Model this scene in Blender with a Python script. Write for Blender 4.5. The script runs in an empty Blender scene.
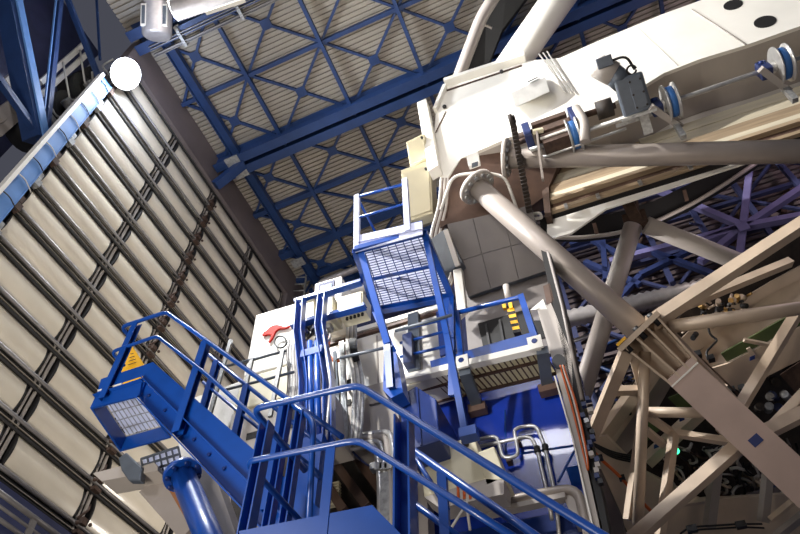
import bpy, math, random
from mathutils import Vector
random.seed(7)
C = bpy.context.scene.collection
SC = bpy.context.scene
# ------------------------------------------------------------------ camera
FPX, CAMH = 657.0, 1.6
YAW, ELEV = math.atan2(.372, .928), math.radians(51.2)
cam = bpy.data.objects.new('camera', bpy.data.cameras.new('camera'))
C.objects.link(cam)
cam.location = (0, 0, CAMH)
cam.rotation_euler = (math.radians(90) + ELEV, 0, YAW)
cam.data.sensor_width = 36
cam.data.lens = 36 * FPX / 800
cam.data.clip_end = 200
SC.camera = cam
# ------------------------------------------------------------------ world, exposure, lights
SC.view_settings.view_transform = 'Standard'
SC.view_settings.look = 'None'
SC.view_settings.gamma = 1
SC.view_settings.use_curve_mapping = False
SC.view_settings.exposure = 0.0
wd = bpy.data.worlds.new('world'); SC.world = wd; wd.use_nodes = True
bg = wd.node_tree.nodes['Background']
bg.inputs[0].default_value = (.75, .78, 1, 1); bg.inputs[1].default_value = .085

def lamp(name, typ, loc, target, energy, color, size=1.0, angle=60, blend=.5, sy=None):
    d = bpy.data.lights.new(name, typ); d.energy = energy; d.color = color
    if typ == 'AREA':
        d.size = size
        if sy: d.shape = 'RECTANGLE'; d.size_y = sy
    if typ == 'SPOT':
        d.spot_size = math.radians(angle); d.spot_blend = blend; d.shadow_soft_size = size
    if typ == 'POINT': d.shadow_soft_size = size
    o = bpy.data.objects.new(name, d); C.objects.link(o); o.location = loc
    o.rotation_euler = (Vector(target) - Vector(loc)).to_track_quat('-Z', 'Y').to_euler()
    return o
WARM, COOL = (1, .92, .81), (.86, .92, 1)
lamp('flood_hall', 'SPOT', (-9.3, 2.4, 20.8), (1.5, 8.5, 13), 15500, (1, .97, .93), .2, 75, .5)
lamp('fill_tube', 'SPOT', (-8, -2.5, 22.5), (4.2, 8.2, 18.3), 17000, (1, .97, .93), .2, 46, .5)  # added spot to whiten the telescope body, no such lamp known
lamp('fill_stairs', 'AREA', (-9, -7, 9), (-2, 6, 8), 310, (1, .97, .95), 1.5)  # added fill for the blue stairs, source unseen
lamp('wall_lamp', 'AREA', (-5.2, -.8, 1.6), (-10.5, 9, 14), 640, WARM, 1.2, sy=3)
lamp('wall_lamp_far', 'AREA', (-6.5, 12.5, 9.5), (-10.5, 9, 17), 170, WARM, .8, sy=2)
lamp('roof_lamp', 'AREA', (-2, 3, 12.0), (-4, 9, 23), 195, WARM, 2)
lamp('cell_lamp', 'AREA', (3.5, 1.5, 2.0), (4.5, 9, 11), 88, (1, .82, .66), 1.5)
lamp('flood_front', 'AREA', (-2.6, -4.5, 19), (-1, 9, 9), 520, (.93, .93, 1), 2.5)
lamp('fill_housing', 'SPOT', (-6.2, -3, 7.2), (-2.7, 8.5, 9.7), 5200, (1, .98, .96), .2, 20, .3)  # added spot to brighten the white housing, no fixture there
lamp('fill_rear_struts', 'SPOT', (-9.2, 12.6, 14.5), (1.6, 12, 13.5), 5000, (1, .95, .93), .2, 24, .4)  # unseen spot added to brighten the rear struts
lamp('end_lamp', 'POINT', (9.5, 11.8, 18.8), (0, 0, 0), 260, (1, .75, .88), .5)
lamp('end_lamp_blue', 'POINT', (3.5, 12.5, 16), (0, 0, 0), 32, (1, .9, .88), .5)

# ------------------------------------------------------------------ pixel rays into the hall (X to the right along the roof, Y along the louvre wall)
cE, sE, cY, sY = math.cos(ELEV), math.sin(ELEV), math.cos(YAW), math.sin(YAW)
def ray(px, py):
    R, U = px - 400, 267 - py
    fh = cE * FPX - sE * U
    return Vector((cY * R - sY * fh, sY * R + cY * fh, sE * FPX + cE * U))
O = Vector((0, 0, CAMH))
def T(px, py, t): return O + ray(px, py) * t
def PX(px, py, x): r = ray(px, py); return O + r * (x / r.x)
def PY(px, py, y): r = ray(px, py); return O + r * (y / r.y)
def PZ(px, py, z): r = ray(px, py); return O + r * ((z - CAMH) / r.z)
V = Vector
EX, EY, EZ = V((1, 0, 0)), V((0, 1, 0)), V((0, 0, 1))

# ------------------------------------------------------------------ materials
def lin(c): return tuple((v / 12.92 if v <= .04045 else ((v + .055) / 1.055) ** 2.4) for v in c)
def mat(name, rgb, rough=.5, metal=0, var=.12, scale=3, bump=0, coat=0, stretch=None):
    c = lin([v / 255 for v in rgb])
    m = bpy.data.materials.new(name); m.use_nodes = True
    nt = m.node_tree; b = nt.nodes['Principled BSDF']
    b.inputs['Roughness'].default_value = rough; b.inputs['Metallic'].default_value = metal
    b.inputs['Coat Weight'].default_value = coat
    tc = nt.nodes.new('ShaderNodeTexCoord'); mp = nt.nodes.new('ShaderNodeMapping')
    if stretch: mp.inputs['Scale'].default_value = stretch
    nz = nt.nodes.new('ShaderNodeTexNoise'); nz.inputs['Scale'].default_value = scale; nz.inputs['Detail'].default_value = 5
    rp = nt.nodes.new('ShaderNodeValToRGB')
    rp.color_ramp.elements[0].position = .3; rp.color_ramp.elements[1].position = .72
    rp.color_ramp.elements[0].color = tuple(v * (1 - var) for v in c) + (1,)
    rp.color_ramp.elements[1].color = tuple(min(1, v * (1 + var)) for v in c) + (1,)
    L = nt.links.new
    L(tc.outputs['Object'], mp.inputs[0]); L(mp.outputs[0], nz.inputs['Vector'])
    L(nz.outputs[0], rp.inputs[0]); L(rp.outputs[0], b.inputs['Base Color'])
    if bump:
        bp = nt.nodes.new('ShaderNodeBump'); bp.inputs['Strength'].default_value = bump; bp.inputs['Distance'].default_value = .02
        L(nz.outputs[0], bp.inputs['Height']); L(bp.outputs[0], b.inputs['Normal'])
    return m
def emit(name, rgb, s):
    m = bpy.data.materials.new(name); m.use_nodes = True
    b = m.node_tree.nodes['Principled BSDF']
    b.inputs['Base Color'].default_value = (*rgb, 1); b.inputs['Emission Color'].default_value = (*rgb, 1)
    b.inputs['Emission Strength'].default_value = s
    return m
M = dict(
    louver=mat('louver_cream', (222, 212, 192), .28, 0, .06, 1.2, coat=.3),
    pipe=mat('pipe_grey', (124, 120, 118), .45, .3, .15, 4),
    dark=mat('dark_channel', (30, 28, 27), .7),
    beige=mat('beige_strip', (158, 148, 134), .5),
    rust=mat('rusty_brown', (74, 56, 46), .8, .1, .35, 9),
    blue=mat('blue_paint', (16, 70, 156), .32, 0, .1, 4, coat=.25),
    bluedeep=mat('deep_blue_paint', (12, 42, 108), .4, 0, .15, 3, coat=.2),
    roofblue=mat('roof_blue_paint', (30, 56, 102), .5, 0, .15, 2),
    colblue=mat('column_blue', (96, 138, 196), .5, 0, .15, 2),
    roof=mat('roof_sheet', (166, 158, 146), .5, .1, .06, .9),
    wallgrey=mat('wall_grey', (108, 98, 98), .7, 0, .12, 1.2),
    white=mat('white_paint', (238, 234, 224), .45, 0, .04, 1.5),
    cream=mat('cream_paint', (222, 214, 184), .45, 0, .05, 2),
    tan=mat('tan_timber', (160, 140, 114), .6, 0, .22, 6, stretch=(.15, 3, 3)),
    brown=mat('brown_primer', (92, 70, 58), .65, 0, .25, 3),
    grey=mat('grey_panel', (150, 142, 136), .55, 0, .08, 2),
    under=mat('grey_paint', (176, 168, 160), .5, 0, .06, 1.5),
    tube=mat('tube_grey', (158, 148, 140), .38, .15, .08, 1.5),
    steel=mat('stainless', (200, 198, 194), .3, .5, .1, 6),
    galv=mat('galvanised', (168, 168, 166), .45, .5, .3, 14),
    motor=mat('motor_grey', (88, 95, 104), .4, .1, .1, 5),
    black=mat('black_matt', (18, 17, 17), .75),
    cell=mat('cell_beige', (196, 176, 154), .5, 0, .1, 2),
    cellpink=mat('girder_pinkish', (190, 166, 154), .5, 0, .08, 2),
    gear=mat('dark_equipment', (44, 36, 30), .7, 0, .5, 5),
    brass=mat('brass_fitting', (176, 140, 84), .35, .7, .2, 8),
    green=mat('green_panel', (70, 84, 44), .6, 0, .2, 4),
    orange=mat('orange_hose', (206, 96, 36), .5),
    yellow=mat('hazard_yellow', (238, 180, 30), .5),
    red=mat('red_print', (200, 48, 36), .5),
    cable=mat('cable_black', (24, 23, 24), .5),
    cablew=mat('cable_white', (206, 202, 194), .5),
    duct=mat('duct_silver', (186, 180, 178), .4, .5, .12, 5),
    navy=mat('navy_wall', (46, 52, 88), .7, 0, .2, 2),
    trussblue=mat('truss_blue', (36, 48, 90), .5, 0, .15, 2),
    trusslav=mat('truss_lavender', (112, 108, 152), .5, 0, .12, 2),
    concrete=mat('floor_concrete', (120, 116, 110), .8, 0, .15, 2),
    terracotta=mat('timber_orange', (140, 92, 56), .7, 0, .2, 4),
    label=mat('label_white', (240, 240, 236), .5),
    bulb=emit('floodlight_glass', (.9, .95, 1), 70),
    sheetdark=mat('dark_sheet', (84, 72, 72), .6, 0, .12, 1.5),
    belt=mat('belt_blue', (52, 108, 176), .5, 0, .1, 4),
    glow=None,
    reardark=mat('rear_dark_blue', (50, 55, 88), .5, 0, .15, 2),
    bluegloss=mat('pedestal_blue', (24, 52, 150), .26, 0, .15, 2, coat=.45),
    forkgrey=mat('fork_grey', (112, 106, 103), .55, 0, .08, 2),
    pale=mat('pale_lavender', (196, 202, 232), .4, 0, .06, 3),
    slat=mat('slat_cream', (204, 194, 170), .5, 0, .1, 4, stretch=(.2, 3, 3)),
    led=emit('green_led', (.05, .9, .35), 3),
)

def sheet_mat(name, rgb):
    m = mat(name, rgb, .6); nt = m.node_tree; b = nt.nodes['Principled BSDF']; out = nt.nodes['Material Output']
    tr = nt.nodes.new('ShaderNodeBsdfTranslucent'); tr.inputs[0].default_value = (*lin([v / 255 for v in rgb]), 1)
    mx = nt.nodes.new('ShaderNodeMixShader'); mx.inputs[0].default_value = .6
    nt.links.new(b.outputs[0], mx.inputs[1]); nt.links.new(tr.outputs[0], mx.inputs[2]); nt.links.new(mx.outputs[0], out.inputs[0])
    return m
M['glow'] = sheet_mat('translucent_sheet', (226, 228, 240)); M['glowcream'] = sheet_mat('translucent_cream', (236, 230, 204))
for k_ in ('red',): M[k_].node_tree.nodes['Principled BSDF'].inputs['Specular IOR Level'].default_value = .05
# ------------------------------------------------------------------ mesh helpers
class MB:
    def __init__(s): s.v, s.f, s.sm = [], [], []
    def add(s, vs, fs, smooth=False):
        b = len(s.v); s.v += [V(q) for q in vs]
        for f in fs: s.f.append([i + b for i in f]); s.sm.append(smooth)
        return s
    def box(s, x0, x1, y0, y1, z0, z1):
        vs = [(x, y, z) for z in (z0, z1) for y in (y0, y1) for x in (x0, x1)]
        return s.add(vs, [(0, 2, 3, 1), (4, 5, 7, 6), (0, 1, 5, 4), (2, 6, 7, 3), (0, 4, 6, 2), (1, 3, 7, 5)])
    def hexa(s, a, u, v, w):
        a, u, v, w = V(a), V(u), V(v), V(w)
        vs = [a, a + u, a + v, a + u + v, a + w, a + u + w, a + v + w, a + u + v + w]
        return s.add(vs, [(0, 2, 3, 1), (4, 5, 7, 6), (0, 1, 5, 4), (2, 6, 7, 3), (0, 4, 6, 2), (1, 3, 7, 5)])
    def frame(s, a, b, up):
        d = (b - a).normalized(); up = V(up)
        side = d.cross(up)
        if side.length < 1e-4: side = d.cross(V((1, .1, 0)))
        side.normalize(); return d, side, side.cross(d)
    def beam(s, a, b, w, h, up=(0, 0, 1)):
        a, b = V(a), V(b); d, sd, u = s.frame(a, b, up)
        return s.hexa(a - sd * w / 2 - u * h / 2, b - a, sd * w, u * h)
    def ibeam(s, a, b, w, h, tf=.02, up=(0, 0, 1)):
        a, b = V(a), V(b); d, sd, u = s.frame(a, b, up)
        for k in (-1, 1):
            o = u * (k * (h - tf) / 2); s.beam(a + o, b + o, w, tf, up)
        return s.beam(a, b, tf, h - 2 * tf, up)
    def channel(s, a, b, w, h, t=.015, up=(0, 0, 1)):
        a, b = V(a), V(b); d, sd, u = s.frame(a, b, up)
        for k in (-1, 1):
            o = u * (k * (h - t) / 2); s.beam(a + o, b + o, w, t, up)
        o = sd * (w / 2 - t / 2); return s.beam(a + o, b + o, t, h - 2 * t, up)
    def tube(s, pts, r, n=12, cap=True):
        pts = [V(q) for q in pts]; m = len(pts)
        rs = r if isinstance(r, (list, tuple)) else [r] * m
        tan = [((pts[min(i + 1, m - 1)] - pts[max(i - 1, 0)])).normalized() for i in range(m)]
        t0 = tan[0]; x = t0.cross(EZ)
        if x.length < 1e-3: x = t0.cross(EX)
        x.normalize(); vs = []
        for i in range(m):
            t = tan[i]; x = (x - t * x.dot(t)).normalized(); y = t.cross(x)
            k = 1.0
            if 0 < i < m - 1:
                k = 1 / max(.6, math.cos(.5 * (pts[i] - pts[i - 1]).angle(pts[i + 1] - pts[i])))
            for j in range(n):
                q = 2 * math.pi * j / n
                vs.append(pts[i] + (x * math.cos(q) + y * math.sin(q)) * rs[i] * (1 + (k - 1) * .5))
        fs = [(i * n + j, i * n + (j + 1) % n, (i + 1) * n + (j + 1) % n, (i + 1) * n + j) for i in range(m - 1) for j in range(n)]
        s.add(vs, fs, True)
        if cap:
            b = len(s.v) - len(vs)
            s.f.append([b + j for j in range(n)][::-1]); s.sm.append(False)
            s.f.append([b + (m - 1) * n + j for j in range(n)]); s.sm.append(False)
        return s
    def bent(s, pts, r, R=.08, n=10, k=4):
        pts = [V(q) for q in pts]; out = [pts[0]]
        for i in range(1, len(pts) - 1):
            p, a, b = pts[i], pts[i - 1], pts[i + 1]
            la, lb = (a - p).length, (b - p).length; q = min(R, la * .45, lb * .45)
            A, B = p + (a - p) * (q / la), p + (b - p) * (q / lb)
            for j in range(k + 1):
                t = j / k; out.append(A * (1 - t) ** 2 + p * 2 * t * (1 - t) + B * t * t)
        out.append(pts[-1]); return s.tube(out, r, n)
    def prism(s, poly, vec):
        poly = [V(q) for q in poly]; vec = V(vec); n = len(poly)
        vs = poly + [q + vec for q in poly]
        fs = [list(range(n)), list(range(n, 2 * n))[::-1]] + [(i, i + n, (i + 1) % n + n, (i + 1) % n) for i in range(n)]
        return s.add(vs, fs)
    def cyl(s, a, b, r, n=20): return s.tube([a, b], r, n)
    def ball(s, c, r, n=10):
        c = V(c)
        return s.tube([c + EZ * r * math.cos(math.pi * (1 - i / n)) for i in range(n + 1)], [max(.002, r * math.sin(math.pi * i / n)) for i in range(n + 1)], n + 4)
    def rib_tube(s, a, b, r, step, depth=.03, n=20):
        a, b = V(a), V(b); L = (b - a).length; k = max(2, int(L / step)); d = (b - a) / k
        pts, rs = [], []
        for i in range(k):
            pts += [a + d * i, a + d * (i + .5)]; rs += [r, r - depth]
        pts.append(b); rs.append(r)
        return s.tube(pts, rs, n)
    def build(s, name, m, parent=None, bevel=0):
        org = ORG.get(parent.name) if parent else None
        if org is None:
            lo = [min(q[i] for q in s.v) for i in range(3)]; hi = [max(q[i] for q in s.v) for i in range(3)]
            org = V(((lo[0] + hi[0]) / 2, (lo[1] + hi[1]) / 2, lo[2]))
        me = bpy.data.meshes.new(name)
        me.from_pydata([q - org for q in s.v], [], s.f); me.polygons.foreach_set('use_smooth', s.sm)
        bm = __import__('bmesh').new(); bm.from_mesh(me)
        __import__('bmesh').ops.recalc_face_normals(bm, faces=bm.faces); bm.to_mesh(me); bm.free()
        me.materials.append(M[m] if isinstance(m, str) else m)
        o = bpy.data.objects.new(name, me); C.objects.link(o)
        if parent: o.parent = parent
        else: o.location = org
        ORG[o.name] = org
        if bevel:
            bv = o.modifiers.new('bevel', 'BEVEL'); bv.width = bevel; bv.segments = 2; bv.limit_method = 'ANGLE'
        return o
ORG = {}
def tag(o, label=None, cat=None, group=None, kind=None):
    if label: o['label'] = label
    if cat: o['category'] = cat
    if group: o['group'] = group
    if kind: o['kind'] = kind
    return o
def thing(name, loc, label, cat, group=None):
    o = bpy.data.objects.new(name, None); C.objects.link(o); o.location = loc; o.empty_display_size = .2
    ORG[o.name] = V(loc); return tag(o, label, cat, group)
def dup(root, loc, label, group=None):
    r = root.copy(); C.objects.link(r); r.location = loc; ORG[r.name] = V(loc); r['label'] = label
    if group: r['group'] = group
    for ch in list(root.children):
        c = ch.copy(); C.objects.link(c); c.parent = r
        for g in ch.children:
            d = g.copy(); C.objects.link(d); d.parent = c
    return r
def struct(mb, name, m, parent=None):
    o = mb.build(name, m, parent)
    if not parent: o['kind'] = 'structure'
    return o
# ================================================================== SETTING
XW = -10.5
struct(MB().box(-14, 13, -4, 16, -.2, 0), 'floor', 'concrete')
wl = struct(MB().box(XW - .4, XW - .25, 3.9, 14.25, 8.3, 21.2), 'wall_left', 'dark')
tag(wl, kind='structure')
struct(MB().box(XW - .4, XW, 3.9, 15.5, 21.2, 22.62), 'wall_upper', 'wallgrey')
struct(MB().box(XW - .4, XW + .02, 14.2, 15.5, 8.3, 21.2), 'wall_corner', 'wallgrey')
struct(MB().box(XW - .4, XW + .1, -4, 15.5, 0, 8.3), 'wall_lower', 'navy')
struct(MB().box(-13.6, -13.4, -4, 4.2, 8.3, 25), 'wall_door', 'navy')
ew = MB(); ew.box(-10.9, 13, 15.7, 15.9, 0, 25.5)
endw = struct(ew, 'wall_end', 'navy')
sl = MB()
for k in range(60): sl.box(-1.5, 13, 15.62, 15.7, 9.5 + k * .26, 9.66 + k * .26)
sl.build('wall_sheet', 'sheetdark', endw)

# roof: corrugated sheet rising 6 degrees to the right
SL = math.tan(math.radians(6))
def RF(x, y, dz=0): return V((x, y, 22.65 + (x - XW) * SL + dz))
rb = MB(); prof = []
y = -2.0
while y < 15.7:
    prof += [(y, 0), (y + .115, .012), (y + .12, .075), (y + .155, .075)]; y += .16
vs, n = [], len(prof)
for x in (XW - .3, 13): vs += [RF(x, a, b) for a, b in prof]
for x in (XW - .3, 13): vs += [RF(x, a, b + .05) for a, b in prof]
fs = [(i, i + 1, n + i + 1, n + i) for i in range(n - 1)] + [(2 * n + i, 3 * n + i, 3 * n + i + 1, 2 * n + i + 1) for i in range(n - 1)]
rb.add(vs, fs)
roof = struct(rb, 'ceiling', 'roof')
ds = [2.5 - 10.5, 5.2 - 10.5, 7.9 - 10.5, 10.6 - 10.5, 13.3 - 10.5, 16.0 - 10.5, 18.7 - 10.5, 21.4 - 10.5]
up_ = (-SL, 0, 1)
for yy, w, h in ((6.25, .13, .2), (11.15, .2, .25), (13.25, .3, .35), (14.7, .2, .3)):
    MB().beam(RF(XW, yy, -.16), RF(12.9, yy, -.16), w, h, up_).build('purlin', 'roofblue', roof)
for y0 in (3.55, 8.55):          # main girders: two flanges with a slot between
    g = MB()
    for yy in (y0, y0 + .46): g.ibeam(RF(XW, yy, -.45), RF(12.9, yy, -.45), .32, .8, .04, up_)
    g.build('girder', 'roofblue', roof)
ys = [1.3, 3.8, 6.25, 8.75, 11.15, 13.25, 15.4]
def roof_members():
    MB().ibeam(RF(-9.72, 3.9, -.32), RF(-9.72, 15.4, -.32), .26, .34, .03, EX).build('cross_beam', 'roofblue', roof)
    for x in ds:
        MB().beam(RF(x, -1.5, -.24), RF(x, 15.4, -.24), .12, .16).build('cross_beam', 'roofblue', roof)
    edges = [XW + .05] + ds
    for i in range(len(edges) - 1):
        for j in range(len(ys) - 1):
            x0, x1, a, b = edges[i], edges[i + 1], ys[j], ys[j + 1]
            q = MB()
            q.beam(RF(x0, a, -.1), RF(x1, b, -.1), .085, .1, EZ); q.beam(RF(x0, b, -.1), RF(x1, a, -.1), .085, .1, EZ)
            c = RF((x0 + x1) / 2, (a + b) / 2, -.17)
            q.hexa(c - V((.17, .17, 0)), (.34, 0, .034), (0, .34, 0), (0, 0, .04))
            q.build('cross_brace', 'roofblue', roof)
    for x, yy in ((-9.75, 8.55), (-9.72, 9.06), (-9.72, 13.45)):
        MB().hexa(RF(x, yy, -.88) - V((.25, .18, 0)), (.5, 0, .05), (0, .36, 0), (0, 0, .05)).build('gusset_plate', 'galv', roof)
    MB().beam(RF(XW + .1, 8.8, -1.6), RF(-9.5, 8.8, -.8), .3, .3, EY).build('girder_bracket', 'roofblue', roof)
roof_members()
t = thing('roof_duct_beam', RF(-6, 3.6, -1.2), 'pale grey cable tray beam under the first roof girder at the top', 'beam')
MB().channel(RF(-10, 4.05, -.92), RF(-3.5, 4.05, -.92), .22, .1, .02, EY).build('tray', 'pipe', t)
MB().channel(RF(-10, 4.32, -.92), RF(-3.5, 4.32, -.92), .14, .1, .02, EY).build('tray', 'pipe', t)
for x in (-9, -7, -5): MB().box(x, x + .1, 3.8, 4.45, RF(x, 0, -.98).z, RF(x, 0, -.72).z).build('hanger', 'galv', t)

# ------------------------------------------------------------------ louvre wall
COLS = [(4.25, 6.58), (6.9, 8.88), (9.22, 11.42), (11.72, 13.92)]
PITCH = .97
rown = ['bottom', 'second from the bottom', 'third from the bottom', 'fourth from the bottom', 'fifth from the bottom', 'sixth from the bottom', 'middle', 'sixth from the top', 'fifth from the top', 'fourth from the top', 'third from the top', 'second from the top', 'top']
coln = ['beside the blue column', 'second column from the blue column', 'third column from the blue column', 'column at the far corner']
def louver(c):
    y0, y1 = COLS[c]
    t = thing('louver', (XW, (y0 + y1) / 2, 0), '', 'panel', 'cream louvre panels of the hall wall')
    prof = [(XW - .22, -.36)] + [(XW - .17 + .1 * math.sin(math.pi * (i + .5) / 11) ** .8, -.36 + .72 * i / 10) for i in range(11)] + [(XW - .22, .36)]
    b = MB(); n = len(prof)
    vs = [(x, yy, z) for yy in (y0 + .03, y1 - .03) for x, z in prof]
    b.add(vs, [(i, i + 1, n + i + 1, n + i) for i in range(n - 1)], True); b.build('blade', 'louver', t)
    for yy in (y0, y1 - .035):
        e = MB(); e.prism([(x + (.006 if 0 < i < n - 1 else 0), yy, z) for i, (x, z) in enumerate(prof)], (0, .035, 0)); e.build('end_rib', 'dark', t)
    return t
protos = [louver(c) for c in range(4)]
for c in range(4):
    for r in range(13):
        z = 10.0 + PITCH * (r - 1)
        lb = 'cream louvre panel, %s row, %s' % (rown[r], coln[c])
        if r == 0: o = protos[c]; o.location.z = z; o['label'] = lb; ORG[o.name].z = z
        else: dup(protos[c], (XW, sum(COLS[c]) / 2, z), lb)
def rail():
    t = thing('louver_rail', (XW, 9.1, 0), '', 'rail', 'dark rails between the louvre rows')
    MB().tube([(XW - .09, 4.18, .095), (XW - .09, 13.95, .095)], .042, 10).build('pipe', 'pipe', t)
    MB().box(XW - .165, XW - .15, 4.18, 13.95, -.14, .075).build('channel', 'dark', t)
    MB().box(XW - .14, XW - .11, 4.18, 13.95, -.03, -.012).build('strip', 'beige', t)
    MB().tube([(XW - .11, 4.18, -.105), (XW - .11, 13.95, -.105)], .034, 10).build('pipe', 'dark', t)
    return t
r0 = rail()
gapn = ['under the bottom row'] + ['above the %s row' % q for q in rown]
for k in range(14):
    z = 10.0 + PITCH * (k - 1.5)
    lb = 'dark double pipe rail of the louvres, ' + gapn[k]
    if k == 0: r0.location.z = z; r0['label'] = lb; ORG[r0.name].z = z
    else: dup(r0, (XW, 9.1, z), lb)
for i, (yy, nm) in enumerate(((6.74, 'nearest the pale blue column'), (9.05, 'with rusty brackets, in the middle of the wall'), (11.57, 'before the last louvre column'), (13.99, 'at the far end of the louvres'))):
    t = thing('divider_post', (XW - .2, yy, 8.4), 'dark upright divider post between louvre columns, ' + nm, 'post', 'divider posts of the louvre wall')
    MB().box(XW - .245, XW - .22, yy - .13, yy + .13, 8.4, 21.15).build('backing', 'dark', t)
    for s in (-.085, .045): MB().box(XW - .2, XW - .148, yy + s, yy + s + .05, 8.4, 21.15).build('strip', 'under', t)
    if i in (1,):
        for k in range(13):
            z = 10.0 + PITCH * (k - 1.5); b = MB()
            b.box(XW - .12, XW + .04, yy - .1, yy + .1, z - .12, z - .04).box(XW - .12, XW + .03, yy - .07, yy + .07, z + .1, z + .24)
            b.ball((XW + .03, yy + .16, z + .17), .04, 6).ball((XW + .03, yy - .17, z + .05), .045, 6)
            b.tube([(XW - .1, yy - .1, z + .2), (XW, yy, z + .42), (XW - .1, yy + .08, z + .6)], .025, 6)
            b.build('hinge_bracket', 'rust', t)
# pale blue steel column at the end of the louvres, white cable duct on its edge
t = thing('steel_column', (XW - .1, 3.93, 8.3), 'pale blue steel column carrying a white cable duct beside the louvres', 'column')
MB().ibeam((XW - .1, 3.93, 8.3), (XW - .1, 3.93, 19.35), .26, .4, .025, EY).build('shaft', 'colblue', t)
MB().box(XW - .03, XW + .01, 3.75, 4.12, 8.3, 19.35).build('face_plate', 'colblue', t)
MB().box(XW - .1, XW + .08, 3.66, 3.75, 8.3, 19.35).build('cable_duct', 'white', t)
for k in range(10):
    z = 12.6 + k * .72
    MB().bent([(XW + .03, 3.72, z), (XW + .03, 3.95, z + .05), (XW + .03, 4.22, z - .1)], .014, .1, 6).build('cable', 'cable' if k % 2 else 'cablew', t)
for k in range(14):
    z = 10.0 + PITCH * (k - 1.5); b = MB()
    b.box(XW - .1, XW + .06, 4.13, 4.27, z - .15, z + .05); b.box(XW - .05, XW + .03, 4.13, 4.22, z + .1, z + .3)
    b.build('hinge_bracket', 'rust' if k % 2 else 'galv', t)

# ------------------------------------------------------------------ slit door structure, top left
XD = -11.2
def beamX(p, q, x, w, h, name, m, par): return MB().beam(PX(*p, x), PX(*q, x), w, h, EX).build(name, m, par)
t = thing('door_truss', (XD, 2, 8.3), 'blue lattice truss of the slit door left of the floodlight', 'truss')
beamX((17, -10), (47, 140), XD + .2, .2, .06, 'chord', 'colblue', t)  # lit face of the chord, its light painted as a paler blue strip
beamX((6, -10), (37, 140), XD - .1, .42, .5, 'chord', 'roofblue', t)
beamX((61, -10), (46, 132), XD, .14, .14, 'diagonal', 'roofblue', t)
beamX((57, -10), (43, 122), XD + .1, .03, .05, 'edge_strip', 'colblue', t)
beamX((64, -10), (98, 76), XD, .12, .14, 'diagonal', 'roofblue', t)
beamX((-5, 74), (42, 140), XD, .17, .16, 'diagonal', 'roofblue', t)
beamX((96, -10), (100, 60), XD, .05, .06, 'conduit', 'roofblue', t)
MB().box(XD - .3, XD + .1, 3.0, 3.7, 8.3, 12.4).build('foot', 'roofblue', t)
t = thing('door_rail', PX(60, 70, XD - .5), 'pair of white horizontal beams behind the blue door lattice', 'beam')
beamX((40, 83), (84, 44), XD - .6, .14, .12, 'beam', 'white', t)
beamX((40, 96), (87, 54), XD - .6, .14, .12, 'beam', 'white', t)
beamX((-4, 118), (34, 90), XD - .7, .3, .2, 'beam', 'grey', t)
beamX((-4, 134), (30, 104), XD - .7, .2, .2, 'beam', 'grey', t)
MB().box(-13.42, XD - .5, 1.6, 1.8, 17.2, 17.4).build('bracket', 'grey', t)
t = thing('door_drive', PX(75, 110, XD - .6), 'dark drive machinery with cable loops behind the pale blue column', 'machinery')
for px, py, r in ((62, 112, .55), (78, 92, .5), (88, 80, .35), (30, 128, .6)):
    c = PX(px, py, XD - .9); b = MB(); b.cyl(c - EX * .3, c + EX * .3, r); b.cyl(c + EX * .3, c + EX * .42, r * .5); b.build('drum', 'black', t)
for a in (((63, 62), (70, 100), (76, 100)), ((80, 50), (85, 84), (90, 84)), ((50, 105), (56, 116), (62, 118)), ((92, 72), (93, 84), (96, 84))):
    MB().bent([PX(*q, XD - .35) for q in a], .03, .2, 6).build('cable', 'cablew', t)
for px, py in ((68, 104), (51, 121), (90, 86)):
    c = PX(px, py, XD - .35); MB().box(c.x - .1, c.x + .1, c.y - .14, c.y + .14, c.z - .1, c.z + .1).build('junction_box', 'galv', t)
c = PX(15, 88, XD - .9); MB().box(c.x, c.x + .2, c.y - .35, c.y + .3, c.z - .35, c.z + .35).build('cover_plate', 'white', t)
# floodlight
c = PX(126, 74, XW + .45)
d = (V((1, 6, 10)) - c).normalized()
t = thing('floodlight', c - EZ * .5, 'dazzling white floodlight at the top of the pale blue column', 'floodlight')
MB().tube([c - d * .3, c - d * .05, c], [.22, .42, .46], 24).build('reflector', 'galv', t)
MB().tube([c, c + d * .06], [.43, .4], 28).build('lens', 'bulb', t)
MB().bent([c - d * .15 + EY * .46, c - d * .15 + EY * .46 - EX * .3, V((XW - .05, c.y - .46, c.z)), c - d * .15 - EY * .46], .03, .1, 8).build('yoke', 'galv', t)
sp = lamp('floodlight_beam', 'SPOT', c + d * .12, (2, 8, 12), 7000, (.9, .95, 1), .4, 150, .6); sp.parent = None
lamp('floodlight_spill', 'POINT', c + d * .5 + EX * .3, (0, 0, 0), 240, (.66, .77, 1), .3)
# ducts at the top left
a, a2 = T(157, 37, .030), T(158, -22, .0303)
ax = (a2 - a).normalized(); rt = V((cY, sY, 0)); rt = (rt - ax * rt.dot(ax)).normalized(); nn = ax.cross(rt)
if nn.dot(a - O) > 0: nn = -nn
t = thing('air_handler', a, 'upright silver cylinder duct with framed panels under the roof', 'duct')
MB().tube([a, a + ax * .06, a + ax * .9, a + ax * .92, a + ax * 1.0, a + ax * 1.02, a2], [.36, .43, .43, .46, .46, .43, .43], 28).build('body', 'duct', t)
for s in (-.27, .33):
    p = a + rt * s + nn * (.33 if s < 0 else .27) + ax * .18
    MB().hexa(p - rt * .08, rt * .16, nn * .06, ax * .68).build('panel_frame', 'white', t)
    MB().hexa(p - rt * .05 + nn * .05 + ax * .06, rt * .1, nn * .02, ax * .56).build('panel', 'motor', t)
MB().cyl(a + ax * .5 - nn * .2, V((a.x - .4, a.y + .35, RF(a.x, 0).z)), .06, 8).build('hanger', 'galv', t)
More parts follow.
